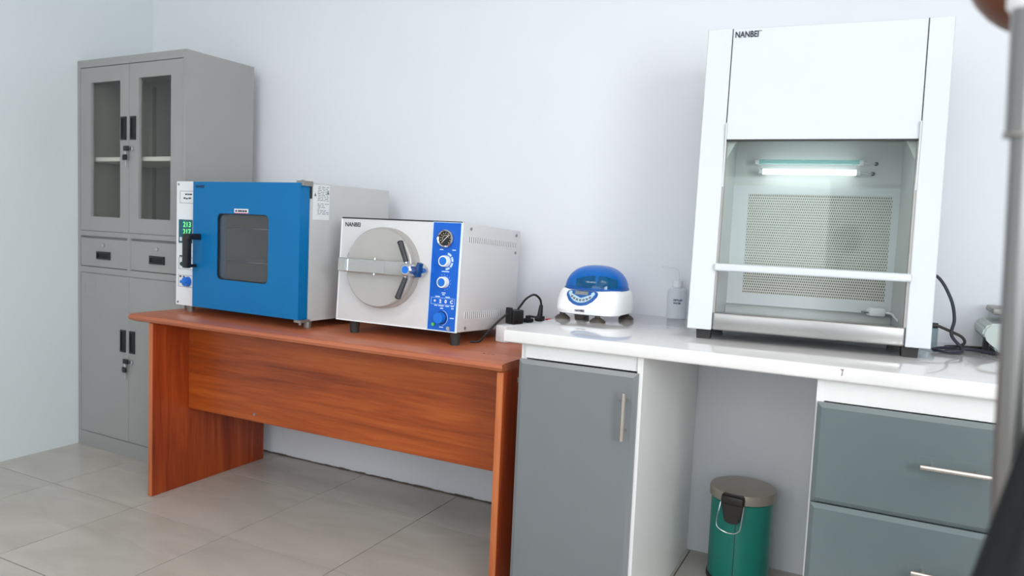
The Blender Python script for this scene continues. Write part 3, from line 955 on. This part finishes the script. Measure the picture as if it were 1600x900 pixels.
un = thing('base_cabinet', 'white base cabinet with one grey door under the left end of the counter', 'cabinet', (2.108, 0.09, 0))
UW = 0.380
mb = MB()
mb.box(0, 0.018, 0.018, 0.715, 0, 0.818).box(UW - 0.016, UW, 0.002, 0.715, 0, 0.818)
mb.box(0.018, UW - 0.016, 0.70, 0.715, 0, 0.818).box(0.018, UW - 0.016, 0.018, 0.70, 0.08, 0.098).box(0.018, UW - 0.016, 0.05, 0.066, 0, 0.08)
mb.build('body', MT['unit_white'], un, smooth=0)
MB().box(0.016, UW - 0.016, 0.010, 0.026, 0.775, 0.818).build('top_rail', MT['unit_white'], un, smooth=0)
d = front(0.006, UW - 0.010, 0.082, 0.772, 0.0).map(lambda v: (v.x, v.y - 0.014, v.z)).build('door', MT['door_grey'], un, smooth=0)
bar_handle(d, (0.344, -0.046, 0.588), (0.344, -0.046, 0.722), 0.034, 0.024)

un2 = thing('drawer_unit', 'white drawer unit with grey drawers and bar handles under the counter, at right', 'drawer unit', (2.933, 0.09, 0))
DW = 0.58
mb = MB()
mb.box(0, 0.018, 0.0, 0.715, 0, 0.818).box(DW - 0.018, DW, 0.0, 0.715, 0, 0.818).box(0.018, DW - 0.018, 0.70, 0.715, 0, 0.818)
mb.box(0.018, DW - 0.018, 0.05, 0.066, 0, 0.08).box(0.018, DW - 0.018, 0.02, 0.70, 0.08, 0.095)
mb.build('body', MT['unit_white'], un2, smooth=0)
MB().box(0.018, DW - 0.018, 0.002, 0.02, 0.764, 0.818).build('top_rail', MT['unit_white'], un2, smooth=0)
for z0, z1 in ((0.513, 0.762), (0.262, 0.509), (0.084, 0.258)):
    d = front(0.004, DW - 0.004, z0, z1, -0.020, ch=0.011, dp=0.007).build('drawer', MT['drawer_grey'], un2, smooth=0)
    zc = z0 + 0.55 * (z1 - z0)
    bar_handle(d, (0.234, -0.052, zc), (0.374, -0.052, zc), 0.034, 0.026)
    MB().ring_frame(0.230, 0.378, zc - 0.03, zc + 0.018, 0.2305, 0.3775, zc - 0.0295, zc + 0.0175, -0.0204, -0.019).build('handle_mark', MT['door_grey'], d, smooth=0)

# ------------------------------------------------------------------ green pedal bin
bn = thing('pedal_bin', 'green pedal bin with a grey steel lid, on the floor under the counter', 'bin', (2.692, 0.672, 0))
BR = 0.104
MB().lathe([(BR - 0.004, 0.0), (BR, 0.004), (BR, 0.016), (BR - 0.003, 0.018)], n=56).build('base_ring', MT['brown_pl'], bn)
MB().lathe([(BR - 0.004, 0.016), (BR - 0.003, 0.284), (BR - 0.006, 0.288)], n=64).build('body', MT['bin_green'], bn)
MB().lathe([(BR - 0.005, 0.287), (BR - 0.002, 0.291)], n=56).build('gasket', MT['black'], bn)
MB().lathe([(BR + 0.003, 0.290), (BR + 0.004, 0.314), (BR + 0.001, 0.321), (BR - 0.012, 0.326), (0.05, 0.331), (0.004, 0.3325)], n=64).build('lid', MT['bin_lid'], bn)
ang = math.radians(-97)
dv, tv = Vector((math.cos(ang), math.sin(ang), 0)), Vector((-math.sin(ang), math.cos(ang), 0))


def on_bin(mb_):
    """x along the bin wall, y outwards, z up -> onto the bin front"""
    return mb_.map(lambda v: dv * (BR - 0.004 + v.y) + tv * v.x + Vector((0, 0, v.z)))


cb_ = MB()
cb_.prism([(-0.034, 0.322), (0.034, 0.322), (0.037, 0.312), (0.036, 0.285), (0.024, 0.232), (0.012, 0.226), (-0.012, 0.226), (-0.024, 0.232), (-0.036, 0.285), (-0.037, 0.312)], 'y', -0.010, 0.018)
bmesh.ops.bevel(cb_.bm, geom=[e for e in cb_.bm.edges], offset=0.003, segments=2, affect='EDGES')
clip = on_bin(cb_).build('handle_bracket', MT['brown_pl'], bn)
on_bin(MB().box(-0.036, 0.036, 0.014, 0.024, 0.290, 0.318, bev=0.006)).build('bracket_cap', MT['brown_pl'], clip)
on_bin(MB().tube([(-0.039, 0.012, 0.292), (-0.041, 0.024, 0.262), (-0.043, 0.032, 0.228), (-0.038, 0.036, 0.214), (-0.02, 0.038, 0.206), (0.0, 0.039, 0.203), (0.02, 0.038, 0.206), (0.033, 0.036, 0.216), (0.036, 0.032, 0.232), (0.037, 0.024, 0.262), (0.037, 0.012, 0.292)], 0.0019, n=8, smooth=4)).build('wire_handle', MT['chrome'], bn)
on_bin(MB().box(0.010, 0.0115, 0.0005, 0.0018, 0.016, 0.228)).build('seam', MT['brown_pl'], bn, smooth=0)
MB().box(-0.035, 0.035, -BR - 0.045, -BR + 0.01, 0.006, 0.014, bev=0.003).build('pedal', MT['black'], bn)

# ------------------------------------------------------------------ mini centrifuge
ce = thing('mini_centrifuge', 'small white centrifuge with a translucent blue dome lid, on the counter', 'centrifuge', (2.174, 0.548, CZ), -0.03)
body = MB().lathe([(0.098, 0.020), (0.112, 0.024), (0.1165, 0.036), (0.116, 0.062), (0.1125, 0.088), (0.108, 0.100), (0.101, 0.105), (0.085, 0.105)], n=72, power=4.2, fx=1.0, fy=1.06)


def cen_shape(v):
    # the front face leans back towards the top
    if v.y < 0 and v.z > 0.045:
        k = (v.z - 0.045) / 0.06
        return (v.x, v.y + 0.022 * k * min(1, -v.y / 0.1), v.z)
    return v


body.map(cen_shape)
MT['cen_white'] = mat('gloss_white_plastic', (246, 246, 248), rough=0.22)
bd = body.build('body', MT['cen_white'], ce)
dome = [(0.104, 0.105)]
for k in range(1, 13):
    t = math.radians(90 * k / 12)
    dome.append((0.104 * math.cos(t) ** 0.80 if k < 12 else 0.002, 0.105 + 0.081 * math.sin(t)))
MB().lathe(dome, n=64, power=2.6, fy=1.0, close=False).map(lambda v: (v.x, v.y * 1.0 + 0.008, v.z)).build('dome_lid', MT['dome'], ce)
MB().lathe([(0.1055, 0.103), (0.1065, 0.105), (0.1065, 0.109), (0.104, 0.110)], n=64, power=2.6).map(lambda v: (v.x, v.y + 0.008, v.z)).build('lid_rim', MT['cen_blue'], ce)
rt_ = MB().lathe([(0.020, 0.106), (0.022, 0.132), (0.012, 0.140), (0.003, 0.141)], n=24).build('rotor_hub', MT['brushed'], ce)
for k in range(6):
    a = math.radians(60 * k + 20)
    c, s = math.cos(a), math.sin(a)
    m_ = MB().prism([(0.030, 0.106), (0.074, 0.106), (0.070, 0.136), (0.036, 0.146)], 'y', -0.014, 0.014)
    m_.map(lambda v: (v.x * c - v.y * s, v.x * s + v.y * c + 0.004, v.z))
    m_.build('rotor_holder', MT['rotor'], ce, smooth=0)


from mathutils.bvhtree import BVHTree
BVH = BVHTree.FromPolygons([v.co.copy() for v in bd.data.vertices], [tuple(p.vertices) for p in bd.data.polygons])


def face(x, z, off=0.0):
    """point on the leaning front of the centrifuge body"""
    h = BVH.ray_cast(Vector((x, -1, min(z, 0.1005))), Vector((0, 1, 0)))
    return Vector((x, (h[0].y if h[0] else -0.12) - off, z))


def facepoly(pts, off, th, name, m, parent):
    mm = MB()
    c = (sum(p[0] for p in pts) / len(pts), sum(p[1] for p in pts) / len(pts))
    n = len(pts)
    K = 5
    vs = [face(c[0], c[1], off + th)]
    for k in range(1, K + 1):
        vs += [face(c[0] + (x - c[0]) * k / K, c[1] + (z - c[1]) * k / K, off + th) for x, z in pts]
    vs += [face(x, z, -0.003) for x, z in pts]
    fs = [(0, 1 + i, 1 + (i + 1) % n) for i in range(n)]
    for k in range(K):
        a, b = 1 + k * n, 1 + (k + 1) * n
        fs += [(a + i, b + i, b + (i + 1) % n, a + (i + 1) % n) for i in range(n)]
    mm._add(vs, fs)
    return mm.build(name, m, parent, smooth=40)


pc = -0.010
pl = [(pc - 0.052, 0.098), (pc - 0.044, 0.101), (pc + 0.046, 0.101), (pc + 0.054, 0.098), (pc + 0.058, 0.091), (pc + 0.056, 0.083), (pc + 0.044, 0.067), (pc + 0.026, 0.056), (pc + 0.008, 0.052), (pc - 0.006, 0.052), (pc - 0.024, 0.056), (pc - 0.042, 0.067), (pc - 0.054, 0.083), (pc - 0.056, 0.091)]
cp = facepoly(pl, 0.0005, 0.001, 'control_panel', MT['cen_blue'], ce)
arc = [(pc + 0.050 * math.sin(math.radians(a)), 0.108 - 0.046 * math.cos(math.radians(a))) for a in range(-60, 61, 12)]
arc2 = [(pc + 0.046 * math.sin(math.radians(a)), 0.106 - 0.028 * math.cos(math.radians(a))) for a in range(60, -61, -12)]
facepoly(arc + arc2, 0.0015, 0.0008, 'key_panel', MT['cen_grey'], cp)
facepoly([(pc - 0.025, 0.088), (pc + 0.022, 0.088), (pc + 0.022, 0.099), (pc - 0.025, 0.099)], 0.0015, 0.0008, 'display', MT['lcd'], cp)
for x in (pc - 0.042, pc + 0.040):
    facepoly([(x + 0.0065 * math.cos(math.radians(a)), 0.0925 + 0.0065 * math.sin(math.radians(a))) for a in range(0, 360, 30)], 0.0015, 0.001, 'button', MT['cen_grey'], cp)
for k in range(7):
    a = math.radians(-45 + 15 * k)
    x, z = pc + 0.046 * math.sin(a), 0.1055 - 0.0355 * math.cos(a)
    facepoly([(x - 0.004, z - 0.003), (x + 0.004, z - 0.003), (x + 0.004, z + 0.004), (x - 0.004, z + 0.004)], 0.002, 0.0008, 'key', MT['ink_grey'], cp)
text('lettering', 'NANBEI', 0.0105, (-0.024, face(-0.007, 0.036).y - 0.0006, 0.0325), MT['ink'], ce, width=0.034, bold=0.0004)
for (x, y) in ((-0.085, -0.085), (0.050, -0.100), (0.088, 0.075), (-0.085, 0.085)):
    MB().lathe([(0.027, 0.0), (0.026, 0.004), (0.017, 0.012), (0.010, 0.015), (0.010, 0.0225)], c=(x, y, 0), n=28).build('suction_foot', MT['suction'], ce)
MB().box(-0.040, -0.014, -0.07, -0.05, 0.001, 0.022).build('under_bracket', MT['suction'], ce, smooth=0)

# ------------------------------------------------------------------ wash bottles
def wash_bottle(x, y, rz, label):
    t = thing('wash_bottle', label, 'bottle', (x, y, CZ), rz, group='wash bottles')
    MB().lathe([(0.030, 0.0), (0.0345, 0.003), (0.0345, 0.100), (0.033, 0.108), (0.024, 0.113), (0.016, 0.115)], n=40).build('body', MT['bottle'], t)
    MB().lathe([(0.0165, 0.113), (0.0185, 0.115), (0.0185, 0.137), (0.016, 0.140), (0.005, 0.141)], n=30).build('cap', MT['cap'], t)
    MB().tube([(0.002, 0, 0.139), (0.002, 0, 0.158), (0.001, 0, 0.170), (-0.006, 0, 0.180), (-0.020, 0, 0.184), (-0.060, 0, 0.188)], 0.0026, n=8, smooth=5).build('spout', MT['cap'], t)
    return t


MT['cap'] = mat('translucent_white_cap', (226, 228, 232), rough=0.35)
b1 = wash_bottle(2.405, 0.762, 0.25, 'frosted plastic wash bottle with bent spout and small printing beside the white hood')
for s, z in (('DISTILLED', 0.068), ('WATER', 0.057)):
    o = text('lettering', s, 0.0088, (0, 0, 0), MT['navy'], b1, width=0.032 if s[0] == 'D' else 0.028, bold=0.0004)
    for v in o.data.vertices:
        x = v.co.x - 0.012
        a = x / 0.035
        v.co = (0.0352 * math.sin(a), -0.0352 * math.cos(a) + v.co.y, z + v.co.z)
b2 = wash_bottle(2.512, 0.770, -0.15, 'second wash bottle standing behind the white hood, only its spout tip showing')
b2.scale = (1.0, 1.0, 1.21)

# ------------------------------------------------------------------ fume hood / clean bench
HW, HD, HH, HYAW, HT = 0.633, 0.42, 0.875, 0.085, 0.075
ho = thing('laminar_flow_hood', 'tall white bench hood with a glass sash and perforated inner back, on the counter', 'hood', (2.555, 0.290, CZ), HYAW)
HZ = 0.030


def hsh(mb_):
    return mb_.map(lambda v: (v.x, v.y + HT * (v.z - HZ) * max(0.0, 1 - v.y / HD), v.z))


PL, PR = 0.070, 0.572
for (a, b_) in ((0.0, PL), (PR, HW)):
    hsh(MB().box(a, b_, 0, 0.03, HZ, HZ + HH, bev=0.002, seg=1)).build('corner_post', MT['hood_white'], ho, smooth=0)
for (a, b_) in ((0.0, PL), (PR, HW)):
    hsh(MB().box(a + 0.001, b_ - 0.001 if a < 0.1 else b_, 0.03, HD, HZ + 0.004, HZ + HH)).build('side_wall', MT['hood_white'], ho, smooth=0)
hsh(MB().box(PL + 0.001, PR - 0.001, 0.001, 0.025, HZ + 0.553, HZ + HH - 0.002, bev=0.0015, seg=1)).build('front_panel', MT['hood_white'], ho, smooth=0)
hsh(MB().box(0.0, HW, 0.03, HD, HZ + HH - 0.02, HZ + HH - 0.001)).build('top_panel', MT['hood_white'], ho, smooth=0)
for x in (PL, PR):
    hsh(MB().box(x - 0.001, x + 0.001, 0.0005, 0.01, HZ + 0.553, HZ + HH - 0.001)).build('panel_seam', MT['rubber'], ho, smooth=0)
MB().box(PL, PR, HD - 0.04, HD, HZ, HZ + HH - 0.02).build('back_wall', MT['hood_in'], ho, smooth=0)
hsh(MB().box(PL, PR, 0.03, HD - 0.04, HZ + 0.60, HZ + 0.61)).build('inner_ceiling', MT['hood_in'], ho, smooth=0)
for x in (PL, PR - 0.004):
    MB().box(x, x + 0.004, 0.035, HD - 0.04, HZ + 0.05, HZ + 0.60).build('side_liner', MT['hood_in'], ho, smooth=0)
BK = HD - 0.04
# perforated panel and its frame
PX0, PX1, PZ0, PZ1 = 0.122, 0.548, HZ + 0.090, HZ + 0.418
MB().box(PX0, PX1, BK - 0.012, BK - 0.009, PZ0, PZ1).build('perforated_panel', MT['perf'], ho, smooth=0)
MB().ring_frame(PL + 0.004, PR - 0.004, HZ + 0.052, PZ1 + 0.026, PX0, PX1, PZ0, PZ1, BK - 0.016, BK).build('panel_frame', MT['hood_white'], ho, smooth=0)
# work surface and front sill
MB().box(PL, PR, 0.03, BK, HZ + 0.044, HZ + 0.050).build('work_surface', MT['worktop_steel'], ho, smooth=0)
MB().box(PL + 0.002, PR - 0.002, -0.002, 0.03, HZ + 0.001, HZ + 0.052, bev=0.005, seg=3).build('sill', mat('sill_steel', (158, 156, 154), rough=0.3, metal=0.75, vary=0.05, scale=14, stretch=(4, 4, 60)), ho)
# sash
hsh(MB().box(PL, PR, 0.012, 0.017, HZ + 0.18, HZ + 0.575)).build('sash_glass', MT['hood_glass'], ho, smooth=0)
sr = hsh(MB().box(PL - 0.004, PR + 0.004, -0.014, 0.020, HZ + 0.173, HZ + 0.195, bev=0.005, seg=3)).build('sash_rail', MT['hood_white'], ho)
for x in (PL - 0.002, PR - 0.006):
    hsh(MB().box(x, x + 0.008, 0.004, 0.024, HZ + 0.05, HZ + 0.555)).build('sash_track', MT['steel_dull'], ho, smooth=0)
hsh(MB().box(PL, PR, 0.0, 0.01, HZ + 0.549, HZ + 0.5535)).build('glass_strip', MT['rubber'], ho, smooth=0)
# corner brackets under the inner ceiling
for (a, b_, s) in ((PL + 0.004, PL + 0.052, 1), (PR - 0.004, PR - 0.052, -1)):
    MB().prism([(a, HZ + 0.50), (a, HZ + 0.60), (b_, HZ + 0.60)], 'y', 0.075, 0.079).build('corner_bracket', MT['hood_in'], ho, smooth=0)
# lamps
for (z, m_, nm, xa, xb) in ((0.519, MT['tube_off'], 'clear_tube', 0.150, 0.445), (0.488, MT['tube_on'], 'lit_tube', 0.163, 0.438)):
    y = BK - 0.045
    tb = MB().cyl((xa, y, HZ + z), (xb, y, HZ + z), 0.0075 if nm == 'clear_tube' else 0.0085, n=20).build(nm, m_, ho)
    for x, s in ((xa, -1), (xb, 1)):
        MB().cyl((x - 0.012 * (s < 0), y, HZ + z), (x + 0.012 * (s > 0), y, HZ + z), 0.009, n=18).build('end_cap', MT['white_pl'], tb)
        MB().box(x - 0.005, x + 0.005, y, BK, HZ + z - 0.008, HZ + z + 0.008).build('clip', MT['white_pl'], tb, smooth=0)
    MB().tube([(xb + 0.012, y, HZ + z), (xb + 0.03, y + 0.01, HZ + z - 0.002), (xb + 0.05, BK - 0.004, HZ + z)], 0.0018, n=8).build('wire', MT['white_pl'], tb)
    MB().cyl((xb + 0.05, BK, HZ + z), (xb + 0.05, BK - 0.008, HZ + z), 0.006, n=14).build('grommet', MT['black'], tb)
for (x, y) in ((0.045, 0.045), (HW - 0.045, 0.045), (0.045, HD - 0.05), (HW - 0.045, HD - 0.05)):
    MB().prism([(-0.019, 0), (0.019, 0), (0.021, HZ), (-0.021, HZ)], 'y', -0.019, 0.019).map(lambda v: (v.x + x, v.y + y, v.z)).build('foot', MT['rubber'], ho, smooth=0)
text('lettering', 'NANBEI', 0.0245, (0.0765, HT * 0.8475 - 0.0008, HZ + 0.8475), MT['ink'], ho, width=0.064, bold=0.0005)
text('lettering', 'TM', 0.006, (0.1415, HT * 0.8615 - 0.0008, HZ + 0.8615), MT['ink'], ho)
for o in list(ho.children)[-2:]:
    o.rotation_euler = (-math.atan(HT), 0, 0)

# white plug lying inside the hood
def in_hood(p):
    c, s = math.cos(HYAW), math.sin(HYAW)
    return (2.555 + p[0] * c - p[1] * s, 0.290 + p[0] * s + p[1] * c, CZ + p[2])


pg = thing('white_plug', 'white mains plug with a short cord, lying in the right rear corner of the hood', 'plug', in_hood((0.525, 0.30, HZ + 0.050)), 0.4)
MB().box(-0.028, 0.020, -0.018, 0.018, 0, 0.026, bev=0.007).build('body', MT['white_pl'], pg)
MB().cyl((-0.028, 0.008, 0.012), (-0.044, 0.008, 0.012), 0.0025, n=8).cyl((-0.028, -0.008, 0.012), (-0.044, -0.008, 0.012), 0.0025, n=8).build('pins', MT['chrome'], pg)
MB().tube([(0.018, 0, 0.013), (0.030, -0.03, 0.012), (0.018, -0.08, 0.005), (0.0, -0.14, 0.0035)], 0.0032, n=8).build('cord', MT['white_pl'], pg)

# ------------------------------------------------------------------ cords at the right of the hood
HOM = Matrix.Rotation(-HYAW, 4, 'Z') @ Matrix.Translation((-2.555, -0.290, -CZ))
MB().tube([HOM @ Vector(p) for p in [(3.135, 0.62, 1.085), (3.20, 0.61, 1.072), (3.240, 0.60, 1.01), (3.254, 0.60, 0.95), (3.250, 0.60, 0.905), (3.275, 0.60, 0.872), (3.275, 0.56, 0.8635), (3.245, 0.52, 0.8635), (3.205, 0.54, 0.8635), (3.225, 0.60, 0.8635), (3.300, 0.63, 0.8635), (3.38, 0.58, 0.8635), (3.48, 0.53, 0.8635)]], 0.0045, n=10, smooth=8).build('power_cord', mat('dark_blue_black_cord', (40, 42, 56), rough=0.45), ho)

pc2 = thing('plug_cord', 'dark cord with a black connector in the hood side, running to the small scale', 'cord', (3.17, 0.60, CZ))
MB().cyl((-0.01, 0, 0.071), (0.045, 0, 0.070), 0.0095, 0.008, n=16).build('connector', MT['black'], pc2)
MB().tube([(0.045, 0, 0.070), (0.075, 0, 0.058), (0.108, 0.01, 0.042), (0.115, 0.02, 0.022), (0.088, 0.03, 0.009), (0.072, 0.06, 0.0045), (0.10, 0.09, 0.0045), (0.17, 0.11, 0.0045)], 0.0042, n=10, smooth=7).build('cord', MT['rubber'], pc2)

# ------------------------------------------------------------------ jar beside the hood
jr = thing('glass_jar', 'small clear glass jar between the hood and the small scale', 'jar', (3.191, 0.665, CZ))
MB().lathe([(0.026, 0.0), (0.030, 0.002), (0.030, 0.058), (0.027, 0.064), (0.0265, 0.060), (0.028, 0.055), (0.028, 0.004), (0.02, 0.003)], n=36).build('body', MT['jar'], jr)

# ------------------------------------------------------------------ bench scale (only its left part is in view)
bs = thing('bench_scale', 'pale grey benchtop scale with a raised pan, half hidden behind the blurred pole', 'scale', (3.345, 0.60, CZ))
SBW, SBD = 0.20, 0.22
mb = MB().prism([(-0.020, 0.052), (-0.016, 0.075), (-0.002, 0.088), (0.05, 0.092), (SBW, 0.092), (SBW, 0.006), (0.02, 0.006), (0.014, 0.014), (0.006, 0.034), (-0.004, 0.044)], 'y', 0.0, SBD)
bmesh.ops.bevel(mb.bm, geom=[e for e in mb.bm.edges], offset=0.006, segments=2, affect='EDGES')
mb.build('housing', MT['scale_grey'], bs)
for (x, y) in ((0.035, 0.03), (SBW - 0.03, 0.03), (0.035, SBD - 0.03), (SBW - 0.03, SBD - 0.03)):
    MB().cyl((x, y, 0), (x, y, 0.012), 0.012, n=18).build('foot', MT['rubber'], bs)
MB().box(-0.006, 0.006, 0.06, 0.10, 0.0, 0.050).build('rear_leg', MT['rubber'], bs, smooth=0)
MB().lathe([(0.030, 0.090), (0.026, 0.096), (0.030, 0.100), (0.034, 0.106), (0.020, 0.110), (0.018, 0.114)], c=(0.09, 0.11, 0), n=32).build('pan_support', MT['black'], bs)
MB().box(0.004, 0.18, 0.03, 0.19, 0.113, 0.131, bev=0.006).build('pan', MT['steel_dull'], bs)

# ------------------------------------------------------------------ power strip, adapter and plugs behind the counter end
sa = math.atan2(0.29, 0.075)
ps = thing('power_strip', 'white power strip on the desk behind the left end of the counter', 'power strip', (1.845, 0.475, DZ), sa)
MB().box(0, 0.31, -0.026, 0.026, 0, 0.062, bev=0.006).build('housing', MT['white_pl'], ps)
MB().box(0.268, 0.292, -0.010, 0.010, 0.061, 0.069, bev=0.003).build('switch', MT['red'], ps)
for k in range(3):
    MB().box(0.045 + 0.07 * k, 0.085 + 0.07 * k, -0.018, 0.018, 0.0618, 0.0632).build('socket', MT['paper'], ps, smooth=0)


def strip(p):
    c, s = math.cos(sa), math.sin(sa)
    return Vector((1.845 + p[0] * c - p[1] * s, 0.475 + p[0] * s + p[1] * c, DZ + p[2]))


ad = thing('power_adapter', 'black block adapter plugged into the near end of the white power strip', 'adapter', strip((0.072, 0, 0.0632)), sa)
MB().box(-0.026, 0.030, -0.022, 0.022, 0, 0.052, bev=0.005).build('body', MT['black'], ad)
MB().box(-0.034, -0.024, -0.014, 0.014, 0.004, 0.062, bev=0.003).build('side_clip', MT['black'], ad)
MB().tube([(-0.028, 0.004, 0.042), (-0.062, 0.02, 0.012), (-0.117, 0.03, -0.033), (-0.147, 0.035, -0.057), (-0.172, 0.055, -0.0587)], 0.0042, n=10).build('cord', MT['black'], ad)
pl2 = thing('black_plug', 'black plug with a looping lead at the far end of the power strip', 'plug', strip((0.222, 0, 0.0632)), sa)
MB().box(-0.016, 0.016, -0.014, 0.014, 0, 0.020, bev=0.004).build('body', MT['black'], pl2)
MB().cyl((0.0, 0.0, 0.018), (0.006, 0.0, 0.062), 0.011, 0.007, n=16).build('strain_relief', MT['black'], pl2)
MB().tube([(0.006, 0, 0.060), (-0.004, 0, 0.085), (-0.040, 0, 0.103), (-0.085, 0, 0.090), (-0.115, 0, 0.066), (-0.13, 0, 0.0530)], 0.0042, n=10).build('lead', MT['black'], pl2)
pl3 = thing('angled_plug', 'small black angled plug in the middle socket of the power strip', 'plug', strip((0.150, -0.002, 0.0632)), sa)
MB().box(-0.018, 0.018, -0.014, 0.014, 0, 0.016, bev=0.004).cyl((0, 0, 0.012), (0.0, 0, 0.026), 0.010, n=14).build('body', MT['black'], pl3)
MB().tube([(0, 0, 0.024), (0.02, -0.022, 0.020), (0.04, -0.036, 0.006), (0.055, -0.044, -0.03)], 0.0042, n=8).build('lead', MT['black'], pl3)

# ------------------------------------------------------------------ blurred stand close to the camera
fs = thing('pole_stand', 'blurred grey metal pole stand with black cloth, close by at the right edge', 'stand', (3.1425, -1.206, 0))
LEAN = Vector((0.893, 0.447, 0)) * 0.043            # the pole leans a little


def axis(z):
    return LEAN * (1.24 - z) + Vector((0, 0, z))


b0 = axis(0)
MB().lathe([(0.13, 0.0), (0.13, 0.012), (0.06, 0.022), (0.02, 0.030)], c=(b0.x, b0.y, 0), n=40).build('base', MT['stand'], fs)
MB().cyl(axis(0.02), axis(1.26), 0.0125, n=32).build('lower_pole', MT['stand'], fs)
MB().cyl(axis(1.241), axis(1.345), 0.0160, n=32).build('sleeve', MT['stand'], fs)
MB().cyl(axis(1.2385), axis(1.2425), 0.0172, n=32).build('sleeve_lip', MT['steel_dull'], fs)
MB().lathe([(0.0165, 1.327), (0.0185, 1.329), (0.0225, 1.335), (0.0225, 1.362), (0.018, 1.366)], n=32).build('collar', MT['white_pl'], fs)
MB().cyl((0, 0, 1.352), (0.014, 0.05, 1.372), 0.009, n=16).build('head_bracket', MT['steel_dull'], fs)
MB().sphere((0.0185, 0.079, 1.397), 0.066, n=32).build('ball_head', MT['brown'], fs)
mb = MB()
n, rows = 72, 16
vs = []
for j in range(rows + 1):
    z = 1.20 - 1.19 * j / rows
    for i in range(n):
        a = 2 * math.pi * i / n
        r = 0.006 + 0.195 * max(0, 1.13 - z)
        r *= 1 + 0.10 * math.sin(7 * a + 0.6 * j * 0.3) * min(1, j / 6) + 0.05 * math.sin(13 * a)
        vs.append((0.034 + r * math.cos(a), -0.056 + r * math.sin(a), z))
fcs = [(j * n + i, j * n + (i + 1) % n, (j + 1) * n + (i + 1) % n, (j + 1) * n + i) for j in range(rows) for i in range(n)]
mb._add(vs, fcs + [tuple(range(n - 1, -1, -1)), tuple(range(rows * n, rows * n + n))])
mb.build('cloth_cover', MT['cloth'], fs, smooth=60)
